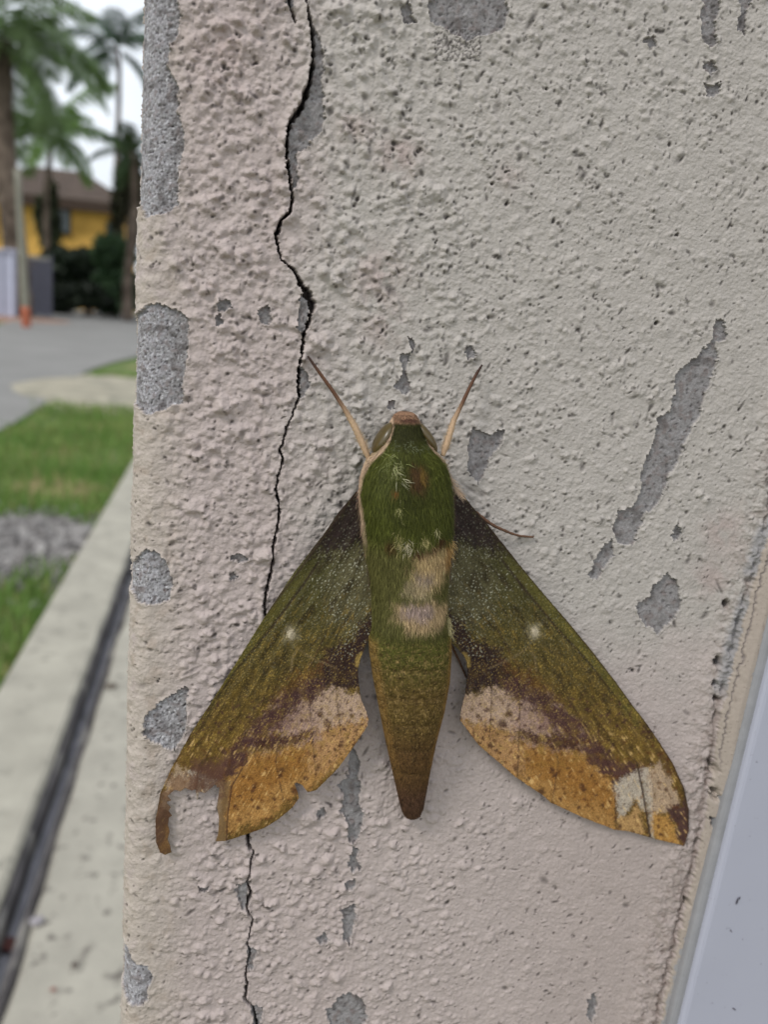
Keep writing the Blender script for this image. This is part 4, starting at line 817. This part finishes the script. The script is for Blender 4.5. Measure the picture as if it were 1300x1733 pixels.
# antennae with a pale plumed base, and the legs that show
M_ant = material('antenna', attr=True, rough=.7, spec=.2, noise=.15, nscale=3000)
for k, (line, lab) in enumerate((([(624, 776), (612, 748), (600, 722), (586, 697), (562, 660), (540, 630), (521, 603)], 1), ([(749, 772), (759, 742), (768, 712), (780, 688), (795, 656), (806, 634), (816, 618)], -1))):
    q = spline(line, 60); t = np.linspace(0, 1, 60); hz = 3.6 - 2.4 * t + .5 * np.sin(t * 3)
    P = on_wall(q[:, 0], q[:, 1], hz * mm); R = np.interp(t, [0, .12, .3, .5, .9, 1], [.30, .44, .40, .27, .20, .13]) * mm * (1 + .10 * np.sin(t * 190))
    V, F = tube_vf(P, R, 10); ct = lerp(C(190, 160, 128), C(96, 66, 48), sstep(.30, .62, t)[:, None]); ct = lerp(ct, C(58, 42, 36), sstep(.75, 1, t)[:, None]); ct = np.vstack([np.repeat(ct, 10, 0), ct[:1], ct[-1:]])
    nh = 1100; kk = r_.integers(2, 36, nh); side = lab; Pn = P[kk] ; Dd = P[kk + 1] - P[kk]; Dd /= np.linalg.norm(Dd, axis=1)[:, None]; out = np.cross(Dd, np.array((0, 1., 0))) 
    out = out * np.where(r_.uniform(0, 1, nh) < .82, -1, 1)[:, None] * (1 if lab == 1 else -1)
    D2 = Dd * .75 + out * .65; Nn = np.tile(np.array((0, -1., 0)), (nh, 1))
    st_ = strands(Pn, Nn, D2, r_.uniform(.45, 1.15, nh) * mm * np.interp(kk, [0, 8, 22, 36], [1, 1, .6, .3]), r_.uniform(.016, .03, nh) * mm, np.clip(C(210, 186, 156)[None] * r_.uniform(.7, 1.1, (nh, 1)), 0, .9), r_.uniform(-.1, .3, nh), r_)
    Vs, Fs = join_vf([(V, F), (st_[0], st_[1])]); mesh_np('antenna', Vs, Fs, M_ant, moth, np.vstack([ct, st_[2]]))
for (line, hz, rr, tip) in (([(806, 868), (824, 882), (838, 891), (852, 897), (866, 903), (880, 907), (903, 909)], [2.2, 2.0, 1.7, 1.3, .9, .6, .35], [.26, .24, .22, .2, .17, .15, .13], 1), ([(752, 1070), (764, 1092), (776, 1115), (789, 1146)], [2.4, 1.8, 1.0, .3], [.2, .18, .15, .12], 0)):
    q = spline(line, 40); t = np.linspace(0, 1, len(line)); u = np.linspace(0, 1, 40); P = on_wall(q[:, 0], q[:, 1], np.interp(u, t, hz) * mm); R = np.interp(u, t, rr) * mm * (1 + .12 * np.sin(u * 60))
    pr = [tube_vf(P, R, 8)]
    for a_ in (-.5, .5):                                        # claws
        d = P[-1] - P[-4]; d /= np.linalg.norm(d); s_ = np.array((math.sin(a_) * d[2], .3, -math.sin(a_) * d[0])); e = P[-1] + (d * .35 + s_ * .9) * .5 * mm
        pr.append(tube_vf(np.linspace(P[-1] - d * .0001, e, 4), np.array([.09, .07, .05, .02]) * mm, 6))
    V, F = join_vf(pr); cl = C(104, 76, 58)[None] * (1 + .25 * vnoise(V[:, 0] * 9000, V[:, 2] * 9000, 3))[:, None]; mesh_np('leg', V, F, M_ant, moth, cl)
# ------------------------------------------------------------------ the street behind
M_bark = material('palm_bark', C(118, 104, 92), .95, noise=.3, nscale=4, ramp=(C(78, 66, 56), 2.5, .45, .62), bump=.6, bscale=18, bdist=.03)
M_frond = material('palm_leaf', attr=True, rough=.5, spec=.4, trans=.3)
M_leaf = material('leaves', attr=True, rough=.6, spec=.3, trans=.25)
def frond_vf(base, az, elev, L, droop, r, c0):
    """arching midrib with leaflets on both sides"""
    n = 26; t = np.linspace(0, 1, n); e = elev - droop * t ** 1.3; step = L / n
    d = np.stack([np.cos(e) * math.cos(az), np.cos(e) * math.sin(az), np.sin(e)], -1); P = base + np.cumsum(d * step, 0)
    Vt, Ft = tube_vf(P, np.linspace(.035, .006, n) * L / 3, 5, False)
    side = np.array((-math.sin(az), math.cos(az), 0.)); up = np.cross(d, side)
    V = [Vt]; F = [f for f in Ft]; o = len(Vt); col = [np.tile(c0 * .8, (len(Vt), 1))]; Q = []
    for s in (-1, 1):
        for k in range(2, n, 1):
            for j in (0., .5):
                p = P[k] - d[k] * step * j; ll = L * .30 * (math.sin(math.pi * min(.98, .12 + .86 * t[k])) ** .6) * r.uniform(.85, 1.15); dirv = side * s * .80 + d[k] * .55 - np.array((0, 0, 1)) * r.uniform(.15, .55); dirv /= np.linalg.norm(dirv)
                w = d[k] * .020 * L / 2.5 * 1.6; m = p + dirv * ll * .5; tip = p + dirv * ll * .97 - np.array((0, 0, 1)) * ll * .18
                Q.append((p - w * .5, p + w * .5, m + w, m - w, tip))
    Q = np.array(Q); k = np.arange(len(Q))[:, None] * 5 + o; V.append(Q.reshape(-1, 3)); F += [k + np.array([[0, 1, 2, 3]])]; T3 = k + np.array([[3, 2, 4]])
    col.append(np.repeat(c0[None] * r.uniform(.7, 1.3, (len(Q), 1)), 5, 0))
    return np.vstack(V), [np.vstack(F), T3], np.vstack(col)
def palm(label, crown_px, base_px, D, rad, nf, L, seed, c0, lo=-.5, hi=1.25, azs=None, droop=(1.0, 1.9)):
    r = np.random.default_rng(seed); top = at_depth(*map(np.array, map(float, crown_px)), D); b = at_depth(*map(np.array, map(float, base_px)), D)
    base = np.array((b[0], D, float(gz(D)) - .08)); root = thing('palm_tree', label, 'palm tree', tuple(base), 'palm trees along the street')
    t = np.linspace(0, 1, 26); P = base + (top - base) * t[:, None]; P[:, 0] += .10 * np.sin(t * 5 + seed)
    P[-1] = top; R = rad * (1.15 - .35 * t + .35 * np.exp(-t * 9)) * (1 + .05 * np.sin(t * 90))
    V, F = tube_vf(P, R, 14); mesh_np('trunk', V, F, M_bark, root)
    for k in range(nf):
        az = (k * 2.399 + r.uniform(-.25, .25)) if azs is None else azs[k % len(azs)] + r.uniform(-.2, .2); el = lerp(hi, lo, (k + .5) / nf) + r.uniform(-.12, .12)
        V, F, c = frond_vf(top, az, el, L * r.uniform(.8, 1.15), r.uniform(*droop), r, c0 * r.uniform(.75, 1.25)); mesh_np('frond', V, F, M_frond, root, c)
    return root
palm('thick trunked palm with drooping fronds above the white gate pillars', (8, 70), (24, 520), 24, .27, 20, 2.8, 1, C(104, 128, 78))
palm('bushy light green palm in front of the yellow house', (84, 225), (84, 520), 29, .10, 17, 2.4, 2, C(104, 138, 62), lo=-.3)
palm('tall slender palm with bare trunk and few arching fronds', (196, 82), (204, 520), 33, .10, 10, 2.5, 3, C(62, 88, 60), lo=-.35, hi=1.4)
palm('dark palm crowding the wall corner in front of the house', (222, 262), (222, 520), 26, .12, 9, 1.4, 4, C(60, 80, 46))

def leaf_cloud(c, rad, n, size, r, c0, c1):
    q = r.normal(0, 1, (n, 3)); q /= np.linalg.norm(q, axis=1)[:, None]; rr = r.uniform(.35, 1, n) ** .6
    lump = 1 + .35 * fbm(q[:, 0] * 2 + 5, q[:, 2] * 2 + q[:, 1], int(r.integers(1e6)), 2); P = c + q * (rr * lump)[:, None] * np.array(rad)
    a = r.normal(0, 1, (n, 3)); a /= np.linalg.norm(a, axis=1)[:, None]; b = np.cross(a, r.normal(0, 1, (n, 3))); b /= np.linalg.norm(b, axis=1)[:, None]; s = size * r.uniform(.6, 1.4, n)[:, None]
    V = np.stack([P - a * s, P + b * s * .45, P + a * s, P - b * s * .45], 1).reshape(-1, 3); col = np.repeat(lerp(c0, c1, r.uniform(0, 1, (n, 1))), 4, 0)
    return V, np.arange(n * 4).reshape(n, 4), col
def bush(name, label, cat, cpx, D, rad, n, size, seed, c0, c1, lobes=5, group=None):
    r = np.random.default_rng(seed); c = at_depth(*map(np.array, map(float, cpx)), D); g = float(gz(D)) - .08; root = thing(name, label, cat, (c[0], D, g), group)
    V, F = tube_vf(np.linspace((c[0], D, g), c, 8), np.linspace(.14, .05, 8), 8); pr = [(V, F)]
    for k in range(5):
        e = c + r.normal(0, .45, 3) * np.array(rad); pr.append(tube_vf(np.linspace(np.array((c[0], D, g + .4 * (c[2] - g))), e, 6), np.linspace(.05, .015, 6), 6))
    V, F = join_vf(pr); mesh_np('trunk', V, F, M_bark, root)
    Vs = []; Cs = []
    for k in range(lobes):
        o_ = r.normal(0, .42, 3) * np.array(rad); v, f, cc_ = leaf_cloud(c + o_, np.array(rad) * r.uniform(.5, .8), n // lobes, size, r, c0, c1); Vs.append(v); Cs.append(cc_)
    V = np.vstack(Vs); V[:, 2] = np.maximum(V[:, 2], g + .05); mesh_np('crown', V, np.arange(len(V)).reshape(-1, 4), M_leaf, root, np.vstack(Cs)); return root
bush('shrub', 'dark leafy shrub below the yellow wall of the house', 'shrub', (105, 468), 29, (.9, .9, .75), 5000, .13, 21, C(26, 36, 24), C(48, 62, 40), group='dark shrubs in front of the house')
bush('shrub', 'dense green hedge shrub beside the corner of the plaster wall', 'shrub', (196, 470), 28, (1.0, .9, .85), 6500, .13, 22, C(48, 70, 46), C(78, 104, 66), group='dark shrubs in front of the house')
bush('shrub', 'low black green shrub right at the far end of the road', 'shrub', (150, 496), 27, (1.5, .7, .5), 5000, .11, 23, C(22, 30, 20), C(42, 52, 34), group='dark shrubs in front of the house')
bush('garden_tree', 'small dark tree standing against the left window of the yellow house', 'tree', (80, 372), 31, (.36, .5, 1.2), 1800, .13, 24, C(42, 50, 34), C(74, 82, 52))
bush('garden_tree', 'brown green tree rising behind the hedge by the plaster corner', 'tree', (218, 350), 30, (.36, .5, 1.7), 2600, .13, 25, C(58, 54, 42), C(86, 88, 60))

# yellow house
HD = 38.0; g = float(gz(HD)) - .1
def hp(px, py, D=HD): return at_depth(np.array(float(px)), np.array(float(py)), D)
xa, xb_ = hp(-70, 380)[0], hp(205, 380)[0]; ze = hp(110, 343)[2]; zt = hp(110, 296)[2]
house = thing('house', 'yellow two storey house with brown tiled roof beyond the palms', 'house', ((xa + xb_) / 2, HD, g))
M_yel = material('yellow_render', C(232, 182, 94), .9, noise=.10, nscale=1.2, ramp=(C(180, 140, 66), .8, .5, .7))
M_tile = material('brown_roof_tiles', C(92, 78, 68), .85, noise=.22, nscale=3)
M_glass = material('dark_window_glass', C(70, 78, 80), .15, noise=.05, nscale=3, spec=.6); M_trim = material('green_window_frame', C(40, 66, 54), .6, noise=.08, nscale=6); M_brn = material('brown_eaves', C(70, 54, 44), .8, noise=.1, nscale=5)
box('wall', (xa, xb_, HD, HD + 7, g, ze), M_yel, house, .03)
ov = .55; xm0, xm1 = xa + 2.2, xb_ - 2.0
V = np.array([(xa - ov, HD - ov, ze - .05), (xb_ + ov, HD - ov, ze - .05), (xb_ + ov, HD + 7 + ov, ze - .05), (xa - ov, HD + 7 + ov, ze - .05), (xm0, HD + 3.5, zt + .5), (xm1, HD + 3.5, zt + .5)])
roof = mesh_np('roof', V, [np.array([(0, 1, 5, 4), (2, 3, 4, 5)]), np.array([(1, 2, 5), (3, 0, 4)])], M_tile, house, smooth=False)
sm = roof.modifiers.new('thickness', 'SOLIDIFY'); sm.thickness = .14; sm.offset = 1
box('fascia', (xa - ov, xb_ + ov, HD - ov - .04, HD - ov + .03, ze - .30, ze + .02), M_brn, house)
nrow = 13
for k in range(nrow):                                         # courses of tiles on the street side
    f0 = k / nrow; f1 = (k + .9) / nrow
    def rp(f, s): return np.array((lerp(V[0][0], V[4][0], f), lerp(V[0][1], V[4][1], f), lerp(V[0][2], V[4][2], f))) if s == 0 else np.array((lerp(V[1][0], V[5][0], f), lerp(V[1][1], V[5][1], f), lerp(V[1][2], V[5][2], f)))
    a, b_, c_, d_ = rp(f0, 0), rp(f0, 1), rp(f1, 1), rp(f1, 0); up = np.array((0, -.06, .17))
    mesh_np('tile_course', np.array([a + up, b_ + up, c_ + up * .93, d_ + up * .93, a, b_]), np.array([(0, 1, 2, 3), (4, 5, 1, 0)]), M_tile, roof, smooth=False)
def window(x0, x1, y0, y1):
    a = hp(x0, y1); b_ = hp(x1, y0); w = box('window', (a[0], b_[0], HD - .10, HD + .04, a[2], b_[2]), M_trim, house, .02)
    xm = (a[0] + b_[0]) / 2
    for (u, v) in ((a[0] + .05, xm - .025), (xm + .025, b_[0] - .05)): box('pane', (u, v, HD - .115, HD - .09, a[2] + .05, b_[2] - .05), M_glass, w)
    box('sill', (a[0] - .06, b_[0] + .06, HD - .17, HD + .03, a[2] - .08, a[2] - .005), M_brn, w)
window(70, 120, 354, 391); window(180, 198, 378, 402); window(-40, -5, 358, 392); window(10, 28, 352, 386)

# gate, pillars and pole across the road
M_white = material('white_gate_paint', C(186, 188, 206), .7, noise=.08, nscale=4, ramp=(C(140, 138, 150), 2.2, .55, .7))
GD = 23.0; gg = float(gz(GD)) - .1
for (x0, x1, lab) in ((-16, 4, 'wide bluish white gate pillar further from the leaning pole'), (7, 24, 'narrow white gate pillar next to the leaning pole')):
    a, b_ = at_depth(np.array(float(x0)), np.array(500.), GD), at_depth(np.array(float(x1)), np.array(424.), GD); p = thing('gate_pillar', lab, 'pillar', ((a[0] + b_[0]) / 2, GD, gg), 'gate pillars across the road')
    box('shaft', (a[0], b_[0], GD, GD + (b_[0] - a[0]), gg, b_[2] - .06), M_white, p, .02); box('cap', (a[0] - .03, b_[0] + .03, GD - .03, GD + (b_[0] - a[0]) + .03, b_[2] - .058, b_[2] + .02), M_white, p, .015)
a, b_ = at_depth(np.array(47.), np.array(505.), 25.), at_depth(np.array(84.), np.array(436.), 25.); gg2 = float(gz(25)) - .08
gate = thing('metal_gate', 'grey slatted metal gate between the leaning pole and the shrubs', 'gate', ((a[0] + b_[0]) / 2, 25, gg2))
M_gate = material('grey_gate_metal', C(92, 92, 104), .5, noise=.1, nscale=6, metal=.2)
box('top_rail', (a[0], b_[0], 25.0, 25.07, b_[2] - .09, b_[2]), material('pale_rail', C(150, 148, 142), .6, noise=.1, nscale=5), gate); box('bottom_rail', (a[0], b_[0], 25.005, 25.065, gg2 + .06, gg2 + .16), M_gate, gate)
for u in (a[0] - .06, b_[0]): box('post', (u, u + .06, 24.99, 25.08, gg2 - .05, b_[2] + .05), M_gate, gate)
ns = 9; w = (b_[0] - a[0]) / ns
for k in range(ns): box('slat', (a[0] + w * (k + .06), a[0] + w * (k + .94), 25.02, 25.05, gg2 + .162, b_[2] - .092), M_gate, gate)
PD = 20.0; p0 = at_depth(np.array(45.), np.array(528.), PD); p1 = at_depth(np.array(27.), np.array(250.), PD); gp = float(gz(PD)) - .08
p0[2] = gp; dirp = (p1 - p0) / np.linalg.norm(p1 - p0); ptop = p0 + dirp * 3.3
pole = thing('utility_pole', 'slim grey utility pole leaning beside the thick palm trunk, orange at its foot', 'pole', tuple(p0))
M_pole = material('weathered_pole', C(140, 138, 124), .85, noise=.14, nscale=5); M_org = material('orange_paint', C(176, 100, 72), .7, noise=.15, nscale=8)
V, F = tube_vf(np.linspace(p0 - (0, 0, .05), ptop, 12), np.linspace(.085, .06, 12), 12); mesh_np('shaft', V, F, M_pole, pole)
V, F = tube_vf(np.linspace(p0 - (0, 0, .04), p0 + dirp * .48, 5), np.full(5, .094), 12); mesh_np('orange_band', V, F, M_org, pole)
M_wire = material('overhead_wire', C(96, 100, 112), .6, noise=.05, nscale=4)
for k, (o_, e) in enumerate((((-.6, 0, -.2), (168, 66)), ((.0, .1, -.2), (190, 62)), ((.6, .2, -.2), (205, 56)))):
    A_ = at_depth(np.array(40. + 22 * k), np.array(-110.), 18.); e2 = at_depth(np.array(110. + 18 * k), np.array(-8.), 26.); B_ = e2 + (e2 - A_) * 1.6; B_[2] = e2[2] - 1.2 
    B_ = at_depth(np.array(float(e[0])), np.array(float(e[1])), 60.); t = np.linspace(0, 1, 30)[:, None]; P = A_ * (1 - t) + B_ * t; P[:, 2] -= 1.2 * (4 * t * (1 - t))[:, 0]
    V, F = tube_vf(P, np.full(30, .012), 6); o = mesh_np('overhead_wire', V, F, M_wire); tag(o, ['lowest thin overhead wire above the tall slender palm', 'middle thin overhead wire above the tall slender palm', 'highest thin overhead wire above the tall slender palm'][k], 'wire', 'overhead wires')

# litter in and by the drain
M_lit = material('dry_leaf', attr=True, rough=.8, trans=.1)
def litter(label, px, py, lift, size, ang, colr, seed):
    r = np.random.default_rng(seed); c = on_ground(px, py, lift); n = 12; t = np.linspace(0, 1, n); w = .42 * np.sin(t * math.pi) ** .8; V = []
    for s in (-1, 0, 1): V.append(np.stack([(t - .5), s * w, .10 * np.abs(s * w) + .12 * (t - .5) ** 2 + .01], -1))
    V = np.stack(V, 1).reshape(-1, 3) * size; ca, sa = math.cos(ang), math.sin(ang); V = np.stack([V[:, 0] * ca - V[:, 1] * sa, V[:, 0] * sa + V[:, 1] * ca, V[:, 2]], -1) + c + (0, 0, .002)
    o = mesh_np('dry_leaf', V, grid_faces(n, 3), M_lit, None, np.tile(colr, (len(V), 1))); tag(o, label, 'leaf', 'dry leaves around the drain')
    o.modifiers.new('thickness', 'SOLIDIFY').thickness = .0006; return o
litter('reddish dry leaf lying on the sludge of the drain', 16, 1600, -.05, .035, 1.9, C(120, 76, 70), 1); litter('pale curled leaf on the pavement edge of the drain', 62, 1560, .0, .026, 1.2, C(164, 158, 160), 2)
litter('small brown leaf across the far stretch of the drain', 188, 1162, .0, .035, .1, C(100, 88, 74), 3); litter('tiny dark leaf scrap on the speckled pavement', 126, 1634, .0, .012, .6, C(84, 70, 62), 4); litter('tiny reddish scrap on the pavement', 90, 1676, .0, .009, .3, C(150, 96, 84), 5)
for o in bpy.data.objects:
    if '_org' in o: del o['_org']
